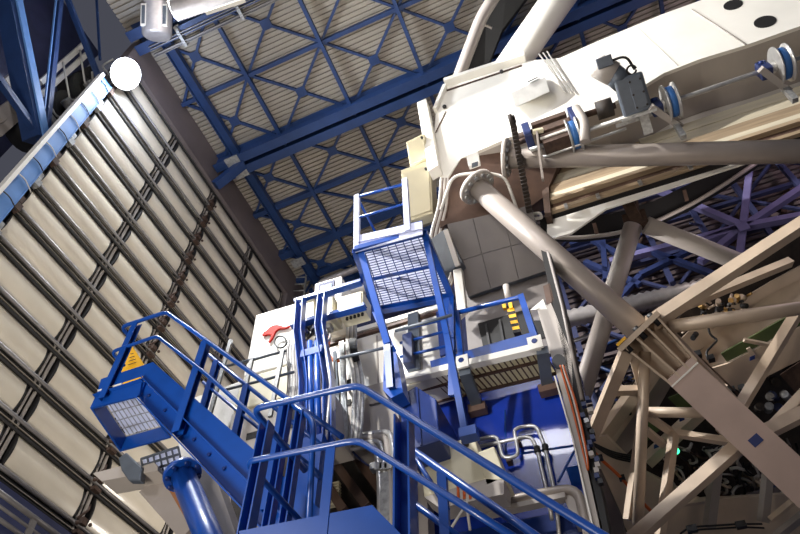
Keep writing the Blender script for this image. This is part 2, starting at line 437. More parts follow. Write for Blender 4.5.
t = thing('air_duct', T(230, -8, .0292), 'fat corrugated silver duct along the top edge beside the upright cylinder', 'duct')
MB().rib_tube(T(174, 9, .0280), T(330, -42, .0272), .34, .1, .02).build('hose', 'duct', t)
MB().beam(T(206, 13, .0268), T(245, 0, .0268), .1, .12).build('bracket', 'white', t)
# lower left: grey handrail before the blue wall
t = thing('gallery_rail', (XW + .4, 8, 7.4), 'grey steel handrail under the louvres at the lower left', 'railing')
for p, q, r in (((-20, 478), (75, 548), .05), ((-20, 506), (40, 548), .04), ((-20, 492), (60, 550), .03)):
    MB().tube([PX(*p, XW + .5), PX(*q, XW + .5)], r, 8).build('bar', 'pipe', t)
for x, y0 in ((36, 516),):
    MB().beam(PX(x, y0, XW + .5), PX(x - 10, y0 + 22, XW + .5), .12, .05, EX).build('post', 'pipe', t)
MB().box(XW, XW + .55, 3, 12, 6.4, 6.5).build('walkway', 'dark', t)

# ------------------------------------------------------------------ far end wall
def lat(name, m, y, segs, w, par):
    for p, q in segs: MB().beam(PY(*p, y), PY(*q, y), w, w, EY).build(name, m, par)
t = thing('end_truss', (5, 14.6, 12), 'lavender lit lattice truss with a star node at the far end of the hall', 'truss')
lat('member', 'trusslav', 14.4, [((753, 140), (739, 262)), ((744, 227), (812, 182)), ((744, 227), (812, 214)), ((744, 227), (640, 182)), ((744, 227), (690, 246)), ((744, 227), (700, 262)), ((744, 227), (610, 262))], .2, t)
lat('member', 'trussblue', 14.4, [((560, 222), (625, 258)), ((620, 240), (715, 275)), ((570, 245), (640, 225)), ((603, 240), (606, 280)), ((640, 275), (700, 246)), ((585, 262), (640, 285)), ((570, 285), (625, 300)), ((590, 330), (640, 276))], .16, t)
MB().hexa(PY(740, 231, 14.2), (.3, 0, 0), (0, .05, 0), (0, 0, .35)).build('node_plate', 'trusslav', t)
t = thing('rear_truss', (6, 15.2, 12), 'dark blue lattice behind the lavender truss on the far end wall', 'truss')
def rear_lattice():
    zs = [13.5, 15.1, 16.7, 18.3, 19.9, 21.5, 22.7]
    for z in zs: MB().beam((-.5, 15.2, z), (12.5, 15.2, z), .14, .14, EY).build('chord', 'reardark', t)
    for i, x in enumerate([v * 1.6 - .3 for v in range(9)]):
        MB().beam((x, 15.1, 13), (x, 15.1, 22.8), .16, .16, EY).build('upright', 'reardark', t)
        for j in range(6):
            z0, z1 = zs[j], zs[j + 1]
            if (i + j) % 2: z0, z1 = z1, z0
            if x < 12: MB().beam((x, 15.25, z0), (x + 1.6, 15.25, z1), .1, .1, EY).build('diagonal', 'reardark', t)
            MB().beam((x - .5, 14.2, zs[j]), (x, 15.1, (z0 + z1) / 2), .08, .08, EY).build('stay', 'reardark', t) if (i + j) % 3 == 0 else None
rear_lattice()
for px in (642, 736, 783): MB().beam(PY(px + 4, 185, 15.5), PY(px - 4, 260, 15.5), .16, .12, EY).build('upright', 'rust', t)
t = thing('return_duct', PY(620, 315, 14), 'long ribbed silver duct running across the far end', 'duct')
MB().rib_tube(PY(555, 322, 14), PY(735, 281, 14), .28, .2, .045).build('hose', 'duct', t)
MB().tube([PY(560, 345, 14.6), PY(620, 326, 14.6)], .06, 8).build('side_pipe', 'duct', t)
t = thing('wall_conduit', PY(575, 370, 15), 'thin blue pipes on the dark wall behind the pale strut', 'pipe')
for p, q in (((568, 362), (640, 330)), ((570, 345), (610, 322)), ((560, 352), (660, 390))): MB().tube([PY(*p, 15.5), PY(*q, 15.5)], .06, 8).build('pipe', 'roofblue', t)
t = thing('ceiling_duct', PY(375, 275, 14.8), 'ribbed silver duct beneath the far roof edge above the white cabinet', 'duct')
MB().rib_tube(PY(352, 292, 14.0), PY(425, 268, 14.0), .3, .2, .04).build('hose', 'duct', t)
MB().tube([PY(315, 290, 14.6), PY(322, 282, 14.6), PY(400, 252, 14.6)], .13, 12).build('pipe', 'duct', t)
t = thing('eave_truss', PY(330, 270, 15), 'dark blue beams where the roof meets the far wall', 'truss')
lat('member', 'roofblue', 15.2, [((296, 246), (420, 205)), ((285, 268), (420, 222)), ((290, 284), (400, 248)), ((310, 292), (400, 262)), ((318, 300), (420, 270)), ((312, 248), (330, 300)), ((345, 240), (360, 285))], .2, t)
t = thing('wall_ladder', PY(302, 300, 14.6), 'grey steel ladder on the far corner above the kangaroo panel', 'ladder')
for a, b in (((297, 250), (290, 306)), ((309, 250), (303, 306))): MB().beam(PY(*a, 14.6), PY(*b, 14.6), .06, .06, EY).build('rail', 'galv', t)
for k in range(9):
    f = k / 8; MB().tube([PY(297 - 7 * f, 252 + 52 * f, 14.6), PY(309 - 6 * f, 250 + 54 * f, 14.6)], .03, 6).build('rung', 'galv', t)
# ================================================================== BLUE STAIRS
def stair_upper():
    YN, YFAR = 4.7, 5.5
    q = lambda *p: PY(p[0], p[1], YN)
    zb = PY(90, 408, YN).z
    t = thing('stair', V((-4.3, 5.1, zb)), 'bright blue upper stair flight with platform, ending high at the left', 'stair')
    # toe plate along platform and flight
    MB().prism([q(101, 379), q(153, 362), q(260, 455), q(334, 522), q(324, 560), q(235, 470), q(143, 379), q(97, 393)], (0, .02, 0)).build('side_plate', 'blue', t)
    e = MB()
    e.beam(q(95, 397), q(143, 381), .1, .012, EZ)
    for a, b in (((143, 379), (330, 562)), ((137, 398), (300, 569))): e.beam(q(*a) + EY * .0, q(*b), .14, .014, EZ)
    e.build('flange', 'blue', t)
    MB().prism([q(143, 380) + EY * .06, q(330, 562) + EY * .06, q(300, 568) + EY * .06, q(138, 397) + EY * .06], (0, .015, 0)).build('web', 'blue', t)
    MB().prism([q(96, 396), q(142, 381), q(139, 396), q(90, 408)], (0, .02, 0)).build('fascia', 'blue', t)
    MB().beam(q(98, 391), q(122, 384), .02, .022, EZ).build('edge_strip', 'white', t)
    MB().beam(q(123, 384), q(143, 377.5), .02, .03, EZ).build('edge_strip', 'yellow', t)
    # platform underside: frame of channels and grating
    k = [PZ(90, 408, zb), PZ(140, 395, zb), PZ(171, 438, zb), PZ(120, 452, zb)]
    hh = V((0, 0, .22))
    fr = MB()
    g = [PZ(108, 408.5, zb), PZ(139.5, 399.5, zb), PZ(163, 426, zb), PZ(122, 436, zb)]
    kc = sum(k, V()) / 4; g = [p + (kc - p) * .07 for p in k]
    for i in range(4):
        j = (i + 1) % 4
        fr.prism([k[i], k[j], g[j], g[i]], hh)
    fr.build('platform_frame', 'blue', t)
    gr = MB()
    for i in range(12):
        f = i / 11; a, b = g[0].lerp(g[1], f) + hh, g[3].lerp(g[2], f) + hh; gr.beam(a, b, .008, .012)
    for i in range(6):
        f = i / 5; a, b = g[0].lerp(g[3], f) + hh, g[1].lerp(g[2], f) + hh; gr.beam(a, b, .01, .012)
    MB().prism([p + hh + EZ * .03 for p in g], (0, 0, .004)).build('floor_sheet', 'glow', t)
    gr.build('grating', 'galv', t)
    # treads
    a, b = q(148, 400), q(318, 560)
    for i in range(9):
        p = a.lerp(b, (i + .5) / 9)
        MB().box(p.x - .11, p.x + .11, YN + .08, YFAR, p.z + .02, p.z + .05).build('tread', 'galv', t)
    MB().prism([p + EY * (YFAR - YN) for p in (q(143, 380), q(330, 562), q(300, 568), q(138, 397))], (0, .015, 0)).build('far_stringer', 'blue', t)
    for px, py in ((147, 401), (163, 416), (177, 430), (192, 445), (207, 460), (222, 474)):
        p = q(px - .5, py - 8) + EY * .055; MB().cyl(p, p - EY * .02, .02, 8).build('bolt', 'bluedeep', t)
    Yr = YN - .06
    r = lambda *p: PY(p[0], p[1], Yr)
    top = [r(121, 327) + EY * .3 - EZ * .0, r(121, 327), r(166, 312), r(200, 336), r(285, 397), r(342, 437)]
    MB().bent(top, .029, .1).build('handrail', 'blue', t)
    MB().bent([r(111, 352) + EY * .3, r(111, 352), r(157, 336), r(205, 373), r(262, 424), r(330, 484)], .024, .1).build('mid_rail', 'blue', t)
    for a, b in (((136, 322), (102, 398)), ((205, 341), (167, 434))):
        A, B = r(*a), r(*b); B = V((A.x, A.y, B.z)); MB().channel(B + EY * .03, A + EY * .03, .1, .09, .012, EY).build('post', 'blue', t)
    A = r(285, 402); MB().channel(V((A.x, A.y + .03, A.z - 1.25)), A + EY * .03, .12, .1, .012, EY).build('post', 'blue', t)
    r2 = lambda *p: PY(p[0], p[1], YFAR + .06)
    MB().tube([r2(209, 355), r2(240, 380), r2(330, 452)], .028, 10).build('handrail', 'blue', t)
    MB().tube([r2(203, 382), r2(245, 417), r2(320, 478)], .023, 10).build('mid_rail', 'blue', t)
    for a, dz in (((217, 362), 1.25), ((247, 386), 1.25)):
        A = r2(*a); MB().channel(A - EZ * dz, A, .09, .08, .01, EY).build('post', 'blue', t)
    # support leg down to the hall floor
    for x in (q(300, 560).x,): MB().beam((x, 5.3, 0), (x, 5.3, q(300, 560).z), .2, .2, EY).build('support_leg', 'blue', t)
    return t
stair_upper()
def stair_lower():
    YN, YF = 3.6, 4.35
    q = lambda *p: PY(p[0], p[1], YN)
    t = thing('stair', V((-1.9, 4, 0)), 'bright blue lower landing with looped handrails descending to the bottom right', 'stair')
    A, B, Cc = q(239, 531), q(372, 505), q(470, 603)
    MB().prism([A, B, Cc, Cc - EZ * .4, q(240, 620)], (0, .015, 0)).build('fascia', 'blue', t)
    MB().box(A.x, B.x, YN + .02, YF, A.z - .06, A.z - .02).build('deck', 'galv', t)
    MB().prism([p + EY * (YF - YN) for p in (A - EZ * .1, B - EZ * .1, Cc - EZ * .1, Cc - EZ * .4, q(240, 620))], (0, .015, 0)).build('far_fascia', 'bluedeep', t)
    for x in (A.x + .2, B.x - .2): MB().beam((x, 4, 0), (x, 4, A.z - .2), .16, .16, EY).build('support_leg', 'blue', t)
    z1, z2 = q(253, 409), q(246, 462)
    MB().bent([V((z1.x, YF + .2, z1.z)), z1, q(358, 385), q(600, 534), q(660, 571)], .028, .09).build('handrail', 'blue', t)
    MB().bent([V((z2.x, YF + .2, z2.z)), z2, q(358, 440), q(450, 497), q(560, 566)], .025, .09).build('mid_rail', 'blue', t)
    P = q(264, 421); MB().channel(V((P.x, YN + .05, A.z - .3)), P + EY * .05, .1, .09, .012, EX).build('post', 'blue', t)
    P = q(331, 446); MB().beam(V((P.x, YN, A.z - .2)), P, .075, .012, EY).build('post', 'blue', t)
    P = q(401, 412); MB().channel(V((P.x, YN + .06, P.z - 1.6)), P + EY * .06, .12, .12, .014, EX).build('post', 'blue', t)
    r = lambda *p: PY(p[0], p[1], YF)
    # far corner: bent tube standing on the deck, square post beside it
    MB().bent([r(288, 402), r(314, 420), r(309, 520)], .028, .12).build('corner_tube', 'blue', t)
    for a in ((289, 400), (301, 412)):
        p = r(*a); MB().channel(V((p.x, p.y, A.z - .1)), p, .085, .08, .012, EX).build('post', 'blue', t)
    MB().tube([r(411, 449), r(530, 532), r(600, 581)], .032, 10).build('handrail', 'blue', t)
    MB().tube([r(412, 502), r(470, 545)], .026, 10).build('mid_rail', 'blue', t)
    MB().tube([r(412, 452), r(448, 510)], .02, 8).build('brace', 'blue', t)
    p = r(412, 449); MB().beam(p - EZ * 1.2, p, .07, .05, EY).build('post', 'blue', t)
    p = r(442, 473); MB().beam(p - EZ * 1.0, p, .075, .05, EY).build('post', 'blue', t)
stair_lower()
# warning plate behind the top platform
t = thing('warning_plate', PY(128, 388, 5.3), 'orange yellow warning plate standing on the blue stair platform', 'plate')
MB().prism([PY(131.5, 345, 5.3), PY(145, 366, 5.3), PY(119, 376, 5.3), PY(120.5, 371, 5.3)], (0, .02, 0)).build('plate', 'yellow', t)
for k in range(4):
    MB().beam(PY(130.5 - k * .9, 354 + k * 3.6, 5.285), PY(133.5 + k * .9, 353.2 + k * 3, 5.285), .008, .008, EZ).build('text_line', 'brown', t)
# brackets under the stair platform, lower left
Yb = 6.4
q = lambda *p: PY(p[0], p[1], Yb)
t = thing('stair_bracket', q(170, 490), 'grey brown steel bracket frame under the upper stair, lower left', 'bracket')
MB().prism([q(108, 486), q(165, 472), q(172, 480), q(172, 484), q(117, 494)], (0, -.35, 0)).build('arm', 'under', t)
MB().beam(q(150, 486), q(192, 532), .3, .12, EY).build('brace', 'grey', t)
MB().beam(q(170, 482), q(207, 545), .1, .14, EY).build('timber_panel', 'terracotta', t)
MB().beam(q(205, 470), q(235, 560), .3, .25, EY).build('brace', 'grey', t)
t = thing('grating_step', PY(165, 465, 6.0), 'small grating floor hanging beneath the blue stair platform', 'grating')
g = [PY(141, 459, 5.9), PY(178, 447, 5.9), PY(184, 474, 6.5), PY(146, 484, 6.5)]
b = MB()
for i in range(7): b.beam(g[0].lerp(g[1], i / 6), g[3].lerp(g[2], i / 6), .02, .02)
for i in range(5): b.beam(g[0].lerp(g[3], i / 4), g[1].lerp(g[2], i / 4), .03, .02)
b.build('grid', 'motor', t)
MB().prism([p + V((0, .01, .03)) for p in g], (0, 0, .004)).build('plate', 'glow', t)
b = MB(); b.prism([PY(118, 458, 6), PY(126, 452, 6), PY(142, 467, 6), PY(140, 480, 6), PY(128, 480, 6), PY(121, 470, 6)], (0, .12, 0))
o = b.build('metal_hood', 'motor', None, .02); tag(o, 'dark grey metal hood hanging beneath the stair platform corner', 'hood')
t = thing('support_pipe', PY(215, 560, 6.0), 'thick blue round support pipe with bolted flange at the lower left', 'pipe')
a, b_ = PY(182, 474, 6.0), PY(212, 545, 6.0)
a = V((a.x, a.y, a.z)); d = (b_ - a)
MB().cyl(a, a + d * 2.2, .165, 28).build('pipe', 'blue', t)
MB().cyl(a - d.normalized() * .02, a + d.normalized() * .05, .25, 28).build('flange', 'blue', t)
for k in range(8):
    w = 2 * math.pi * k / 8; x = d.normalized().cross(EY).normalized(); yv = x.cross(d.normalized())
    p = a + (x * math.cos(w) + yv * math.sin(w)) * .21; MB().cyl(p - d.normalized() * .05, p + d.normalized() * .09, .03, 6).build('bolt', 'bluedeep', t)

# ================================================================== INSTRUMENT ROW (left centre)
Yk = 7.6
q = lambda *p: PY(p[0], p[1], Yk)
t = thing('instrument_housing', V((q(250, 350).x, 8.2, q(250, 470).z)), 'white instrument housing with a red leaping kangaroo emblem', 'housing')
MB().prism([q(256, 315), q(297, 303), q(301, 345), q(247, 362)], (0, .85, 0)).build('upper_panel', 'white', t, .02)
MB().prism([q(246.5, 363), q(301, 346.5), q(303, 360), q(243, 377)], (0, .82, 0)).build('cover', 'white', t, .03)
MB().prism([q(243, 378), q(303, 361), q(306, 392), q(232, 412)], (0, .8, 0)).build('cover', 'cream', t, .03)
MB().prism([q(192, 398), q(242, 380), q(232, 420), q(212, 462), q(172, 462)], (0, .8, 0)).build('cover', 'white', t, .03)
MB().prism([q(232, 414), q(330, 388), q(334, 432), q(225, 462)], (0, .8, 0)).build('lower_frame', 'under', t)
for a in ((247, 434), (283, 424), (320, 414)):
    MB().prism([q(*a) - EY * .01, q(a[0] + 16, a[1] - 4.5) - EY * .01, q(a[0] + 15, a[1] + 2) - EY * .01, q(a[0] - 1, a[1] + 6.5) - EY * .01], (0, .02, 0)).build('slot', 'black', t)
# kangaroo emblem (leaping to the left)
kg = [(263, 336.5), (265, 335), (264.6, 333.2), (266, 333.2), (267.2, 332.6), (268.6, 331.2), (271, 328.6), (274, 327), (277.5, 326.4), (281, 327), (284, 328.2), (287.5, 328.4), (291, 327), (289.6, 328.4), (286, 329.6), (282, 329.8), (278.8, 330.6), (276, 333), (274.8, 335.6), (273.4, 338.6), (270.6, 342.6), (269.4, 343), (271.4, 339.6), (272.6, 336.6), (270.2, 336), (268, 335.8), (266, 336.6)]
kb = MB()
for poly in ([(263, 336.6), (264.8, 334.6), (264.8, 332.6), (266, 333.4), (267.6, 332.4), (268.6, 335.6), (266, 336.8)],
             [(267.4, 332.4), (271, 328.8), (274.4, 327), (278, 326.4), (281.4, 327.2), (281.8, 329.8), (278.8, 330.8), (276, 333.6), (272, 336.2), (268.4, 335.8)],
             [(281.2, 327.1), (284.4, 328), (288, 328), (292, 326.2), (290, 328.2), (286, 329.8), (281.6, 330)],
             [(276.4, 332.8), (275, 336), (273.4, 339.4), (270.8, 343), (269.2, 343.4), (271.4, 339.8), (272.8, 335.4)]):
    kb.prism([q(*p) - EY * .05 for p in poly], (0, .04, 0))
kb.build('emblem', 'red', t)
for k in range(7):
    p = q(258 + k * 1.1, 318 - k * .35) - EY * .012; MB().box(p.x, p.x + .012, p.y, p.y + .01, p.z, p.z + .02).build('lettering', 'motor', t)
MB().bent([q(282 + 6 * math.cos(w * .52), 344 + 6 * math.sin(w * .52)) - EY * .06 for w in range(13)], .018, .05, 8).build('cable_loop', 'cable', t)
# stand legs carry it
for px in (212, 262, 312): 
    p = q(px, 430); MB().beam(V((p.x, Yk + .5, 0)), V((p.x, Yk + .5, p.z)), .2, .2, EY).build('stand_leg', 'grey', t)

t = thing('guard_rail', PY(290, 380, 7.1), 'thin dark steel rails crossing in front of the kangaroo housing', 'railing')
q71 = lambda *p: PY(p[0], p[1], 7.15)
for p, qq in (((227, 366), (286, 351)), ((225, 390), (294, 372)), ((340, 358), (388, 347)), ((395, 331), (452, 315))):
    MB().tube([q71(*p), q71(*qq)], .026, 8).build('rail', 'motor', t)
for a, b in (((231, 340), (222, 418)), ((283, 350), (277, 415)), ((252, 360), (244, 400))):
    p = q71(*a); r_ = q71(*b); MB().channel(V((p.x, p.y, r_.z)), p, .07, .05, .01, EY).build('post', 'galv', t)

# top row of cream cabinets on blue beams
Yc = 7.3
q = lambda *p: PY(p[0], p[1], Yc)
t = thing('cabinet_stand', V((q(320, 350).x, 7.2, q(320, 420).z)), 'blue steel frame of two cranked posts carrying the cream cabinets', 'frame')
for a, b in (((296, 303), (362, 283)), ((292, 327), (366, 307))):
    MB().channel(q(*a) - EY * .02, q(*b) - EY * .02, .14, .075, .02, EZ).build('beam', 'blue', t)
qf = lambda *p: PY(p[0], p[1], 7.0)
for p in (((301, 300), (299, 333), (305, 380), (305, 440)), ((323, 294), (320, 326), (329, 380), (329, 440))):
    for a, b in zip(p, p[1:]): MB().channel(qf(*b), qf(*a), .16, .15, .015, EX).build('post', 'blue', t)
MB().beam(qf(302, 356), qf(323, 350), .12, .16).build('cross_bar', 'blue', t)
for x in (311, 318):
    MB().tube([qf(x - 1, 342), qf(x, 440)], .055, 12).build('round_post', 'blue', t)
MB().tube([qf(324, 335), qf(331, 385), qf(326, 440)], .03, 8).build('hose', 'steel', t)
MB().beam(V((qf(315, 440).x, 7, 0)), qf(315, 442), .4, .3, EY).build('base_post', 'blue', t)
cabs = [((303.5, 302), (315, 298), (315, 318), (303.5, 321.5), 'narrow cream cabinet on the blue frame beside the kangaroo panel'),
        ((317, 300), (334, 296), (334, 315), (317, 320), 'middle cream cabinet between the two blue posts'),
        ((337.5, 298), (363, 291), (362.5, 306), (337, 313.5), 'widest cream cabinet at the right end of the blue frame')]
for i, (a, b, c_, d_, lb) in enumerate(cabs):
    tt = thing('cabinet', (q(*d_) + q(*c_)) / 2 + EY * .3, lb, 'cabinet')
    MB().prism([q(*p) for p in (a, b, c_, d_)], (0, .4, 0)).build('body', 'cream', tt, .015)
    A, B, Cq, D_ = [q(*p) - EY * .03 for p in (a, b, c_, d_)]
    m_ = lambda u, w: A.lerp(B, u).lerp(D_.lerp(Cq, u), w)
    MB().prism([m_(.05, .07), m_(.95, .07), m_(.95, .93), m_(.05, .93)], (0, .03, 0)).build('door', 'cream', tt, .008)
    if i == 2:
        for k in range(5):
            p = m_(.25 + .15 * k, 1) + V((0, .2, 0)); MB().cyl(p - EZ * .05, p + EZ * .01, .028, 8).build('cable_gland', 'dark', tt)
t = thing('cabinet', q(330, 300) + EY * .5, 'white box with a recessed window panel behind the cream cabinets', 'cabinet')
q = lambda *p: PY(p[0], p[1], 7.75)
MB().prism([q(315, 284), q(341.5, 276), q(341, 312), q(313.5, 312)], (0, .75, 0)).build('body', 'white', t, .015)
MB().prism([q(319, 285) - EY * .03, q(335, 280.5) - EY * .03, q(334, 298) - EY * .03, q(318.5, 302) - EY * .03], (0, .04, 0)).build('window_frame', 'navy', t)
MB().prism([q(321.5, 288) - EY * .05, q(332.5, 285) - EY * .05, q(332, 297) - EY * .05, q(321, 300) - EY * .05], (0, .03, 0)).build('window_panel', 'colblue', t)

# white long housing behind with cable bundle and trays
Yw = 8.5
q = lambda *p: PY(p[0], p[1], Yw)
t = thing('white_housing', V((q(390, 380).x, 9, q(390, 470).z)), 'long white housing behind the blue cage legs with brown top edge', 'housing')
MB().prism([q(326, 348), q(397, 327), q(447, 312), q(450, 372), q(397, 390), q(330, 408)], (0, .75, 0)).build('body', 'white', t, .02)
MB().beam(q(322, 342), q(447, 305.5), .1, .12, EZ).build('top_rail', 'white', t)
MB().beam(q(324, 346.5), q(447, 309.5), .08, .07, EZ).build('edge_strip', 'brown', t)
for a, b in (((352, 341), (355, 402)), ((377, 336), (379, 398)), ((420, 320), (423, 380))): MB().beam(q(*a) - EY * .01, q(*b) - EY * .01, .03, .02, EY).build('seam', 'under', t)
MB().prism([q(366, 388) - EY * .04, q(397, 380) - EY * .04, q(398, 398) - EY * .04, q(370, 406) - EY * .04], (0, .03, 0)).build('panel', 'under', t)
MB().prism([q(330, 409), q(397, 391), q(400, 437), q(372, 446), q(334, 436)], (0, .8, 0)).build('lower_panel', 'under', t)
for (a, b) in ((333, 386), (345, 381), (333, 405), (345, 401)):
    MB().prism([q(a, b) - EY * .015, q(a + 6, b - 1.6) - EY * .015, q(a + 6, b + 4) - EY * .015, q(a, b + 5.6) - EY * .015], (0, .02, 0)).build('slot', 'black', t)
MB().beam(V((-3.2, Yw + .4, 0)), V((-3.2, Yw + .4, q(350, 425).z)), .3, .3, EY).build('stand_leg', 'grey', t)
MB().prism([q(408, 345), q(417, 342), q(418, 372), q(409, 374)], (0, -.3, 0)).build('blue_stand', 'trussblue', t)
MB().box(q(410, 330).x, q(410, 330).x + .22, Yw - .12, Yw - .02, q(410, 376).z, q(410, 318).z).build('post', 'motor', t)

qf = lambda *p: PY(p[0], p[1], 8.1)
t = thing('cable_bundle', qf(355, 420), 'bundle of grey cables hanging down the white housing in a wavy run', 'cable bundle')
for k in range(7):
    o = (k - 3) * 1.5
    pts = [qf(352 + o * .8, 318), qf(351 + o, 350), qf(357 + o * .9, 368), qf(359 + o, 390), qf(357 + o, 425), qf(354 + o, 445)]
    MB().bent(pts, .032, .3, 8).build('cable', ('galv', 'cablew', 'pipe')[k % 3], t)
MB().prism([qf(349, 342) - EY * .07, qf(356, 340) - EY * .07, qf(361, 362) - EY * .07, qf(355, 364) - EY * .07], (0, .02, 0)).build('clamp', 'dark', t)
t = thing('cable_tray', qf(341, 420), 'upright galvanised cable tray between the blue posts and cable bundle', 'tray')
MB().channel(qf(346, 440), qf(342, 342), .1, .06, .012, EY).build('tray', 'galv', t)
MB().channel(qf(340, 440), qf(335, 352), .07, .06, .01, EY).build('tray', 'motor', t)
MB().bent([qf(343, 357), qf(335, 362), qf(336, 380)], .035, .1, 8).build('strap', 'rust', t)
MB().bent([qf(330, 336), qf(327, 352), qf(334, 362), qf(343, 360)], .03, .1, 8).build('strap', 'orange', t)
t = thing('hose_bundle', PY(290, 400, 7.25), 'grey ribbed hoses running down beside the left cranked blue post', 'hose')
for k in range(6):
    x = 284 + k * 2.6
    MB().bent([PY(x + 6, 340, 7.3), PY(x + 4, 352, 7.3), PY(x + 6, 385, 7.3), PY(x + 1, 420, 7.3)], .04, .3, 8).build('hose', ('pipe', 'galv', 'cablew')[k % 3], t)
t = thing('connector_cluster', PY(312, 335, 7.5), 'tangle of dark connectors and cables under the cream cabinets', 'connectors')
for k in range(14):
    x, y = 303 + random.random() * 28, 322 + random.random() * 18
    MB().bent([PY(x, y, 7.4), PY(x + random.uniform(-5, 5), y + 6, 7.3), PY(x + random.uniform(-8, 8), y + 12, 7.45)], .025, .2, 6).build('cable', random.choice(['cable', 'trussblue', 'rust', 'cablew']), t)
for k in range(6):
    p = PY(305 + k * 4.5, 328 - k * .8, 7.45); MB().box(p.x - .06, p.x + .06, p.y, p.y + .15, p.z - .1, p.z + .1).build('connector', random.choice(['cream', 'dark', 'galv']), t)

# dark underside with conduits below the white housing
Yd = 8.3
q = lambda *p: PY(p[0], p[1], Yd)
t = thing('conduit_run', q(380, 440), 'bent grey conduits curving down in front of the dark recess', 'conduit')
for k, (m_, r_) in enumerate((('steel', .055), ('steel', .045), ('under', .055), ('steel', .05))):
    o = k * 5.5
    MB().bent([q(318, 460 - o * 1.1), q(352 + o, 449 - o * .9), q(376 + o * .9, 444 - o * .8), q(380 + o, 475), q(381 + o, 540)], r_, .55, 10, 6).build('pipe', m_, t)
MB().bent([q(343, 434), q(352, 452), q(368, 466), q(382, 468)], .018, .3, 8).build('cable', 'trussblue', t)
MB().bent([q(358, 430), q(357, 440), q(352, 448)], .02, .2, 8).build('cable', 'cablew', t)
for k in range(4):
    p = q(375 + k * 5, 468); MB().box(p.x - .06, p.x + .06, p.y - .08, p.y + .05, p.z - .06, p.z + .06).build('clamp', 'galv', t)
MB().box(q(382, 480).x, q(392, 480).x, Yd - .05, Yd, q(385, 530).z, q(385, 474).z).build('tray', 'galv', t)
t = thing('recess_frame', V((-3.4, 9.2, 4)), 'dark underside frame with slanted beams behind the lower landing rails', 'frame')
q = lambda *p: PY(p[0], p[1], 9.6)
MB().prism([q(225, 462), q(330, 436), q(388, 424), q(388, 560), q(240, 560)], (0, .1, 0)).build('back_plate', 'gear', t)
q = lambda *p: PY(p[0], p[1], 9.3)
for a, b in (((352, 452), (392, 505)), ((333, 460), (368, 508)), ((315, 466), (345, 512))): MB().beam(q(*a), q(*b), .16, .2, EY).build('beam', 'brown', t)
b = MB()
for k in range(8): b.beam(q(308, 490 + k * 3), q(340, 483 + k * 3), .1, .03, EZ)
b.build('vent_slats', 'cream', t)

# ================================================================== CAGE PLATFORM
Yg = 6.6
q = lambda *p: PY(p[0], p[1], Yg)
zc = q(355, 252).z
t = thing('access_cage', V((q(390, 245).x, 7, q(400, 440).z)), 'blue access cage with grating floor on splayed legs, upper centre', 'cage')
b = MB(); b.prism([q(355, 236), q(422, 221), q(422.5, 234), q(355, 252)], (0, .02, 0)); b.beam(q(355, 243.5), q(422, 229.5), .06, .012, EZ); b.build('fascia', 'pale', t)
k = [PZ(355, 252, zc), PZ(424, 234, zc), PZ(452, 299, zc), PZ(376, 313, zc)]
fr = MB()
for i in range(4): fr.channel(k[i] + EZ * .06, k[(i + 1) % 4] + EZ * .06, .12, .12, .012)
m0, m1 = k[0].lerp(k[3], .5), k[1].lerp(k[2], .5); fr.beam(m0 + EZ * .1, m1 + EZ * .1, .05, .04)
fr.build('floor_frame', 'blue', t)
gr = MB()
for i in range(1, 9): gr.beam(k[0].lerp(k[1], i / 9) + EZ * .12, k[3].lerp(k[2], i / 9) + EZ * .12, .014, .02)
for i in range(1, 26): gr.beam(k[0].lerp(k[3], i / 26) + EZ * .125, k[1].lerp(k[2], i / 26) + EZ * .125, .01, .014)
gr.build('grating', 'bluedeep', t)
MB().prism([p + EZ * .14 for p in k], (0, 0, .004)).build('floor_sheet', 'glow', t)
a, b_ = q(357, 197), q(405, 184)
MB().tube([a, b_], .032, 10).build('handrail', 'blue', t)
MB().tube([q(357, 218), q(404, 204)], .024, 8).build('mid_rail', 'blue', t)
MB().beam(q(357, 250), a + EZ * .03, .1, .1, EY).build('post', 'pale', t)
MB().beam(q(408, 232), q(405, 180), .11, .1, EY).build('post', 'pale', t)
far = V((0, 1.0, 0))
MB().tube([a, a + far], .03, 10).build('handrail', 'blue', t)
MB().tube([a + far, b_ + far], .03, 10).build('handrail', 'blue', t)
for x in (0, .5): p = a.lerp(b_, x) + far; MB().beam(V((p.x, p.y, zc + .1)), p, .07, .05, EY).build('post', 'blue', t)
# legs
for pts, w in (([k[0] + V((.1, .1, 0)), PY(388, 345, 7.0), PY(391, 388, 7.3)], .115), ([k[1] + V((-.02, .2, 0)), PY(447, 335, 7.3), PY(466, 436, 7.8)], .1), ([k[2], PY(452, 340, 7.6), PY(452, 396, 7.9)], .1)):
    for p0, p1 in zip(pts, pts[1:]): MB().channel(p1, p0, w, w, .02, EY).build('leg', 'blue', t)
MB().beam(k[3], PY(392, 350, 7.4), .12, .12, EY).build('brace', 'blue', t)
MB().hexa(PY(459, 437, 7.7), (.26, 0, 0), (0, .2, 0), (0, 0, .16)).build('foot_bracket', 'blue', t)
MB().prism([PY(384, 352, 7.35), PY(396, 352, 7.35), PY(403, 392, 7.35), PY(391, 398, 7.35), PY(383, 390, 7.35)], (0, .3, 0)).build('knee_plate', 'blue', t)
t = thing('machine_block', V((PY(420, 410, 7.9).x, 8, 6.5)), 'deep blue steel block below the left end of the balcony', 'block')
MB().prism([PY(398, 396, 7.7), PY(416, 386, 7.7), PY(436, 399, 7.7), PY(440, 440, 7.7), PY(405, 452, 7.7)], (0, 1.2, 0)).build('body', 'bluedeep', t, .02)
MB().beam(PY(417, 388, 7.68), PY(421, 445, 7.68), .03, .03, EY).build('seam', 'bluedeep', t)

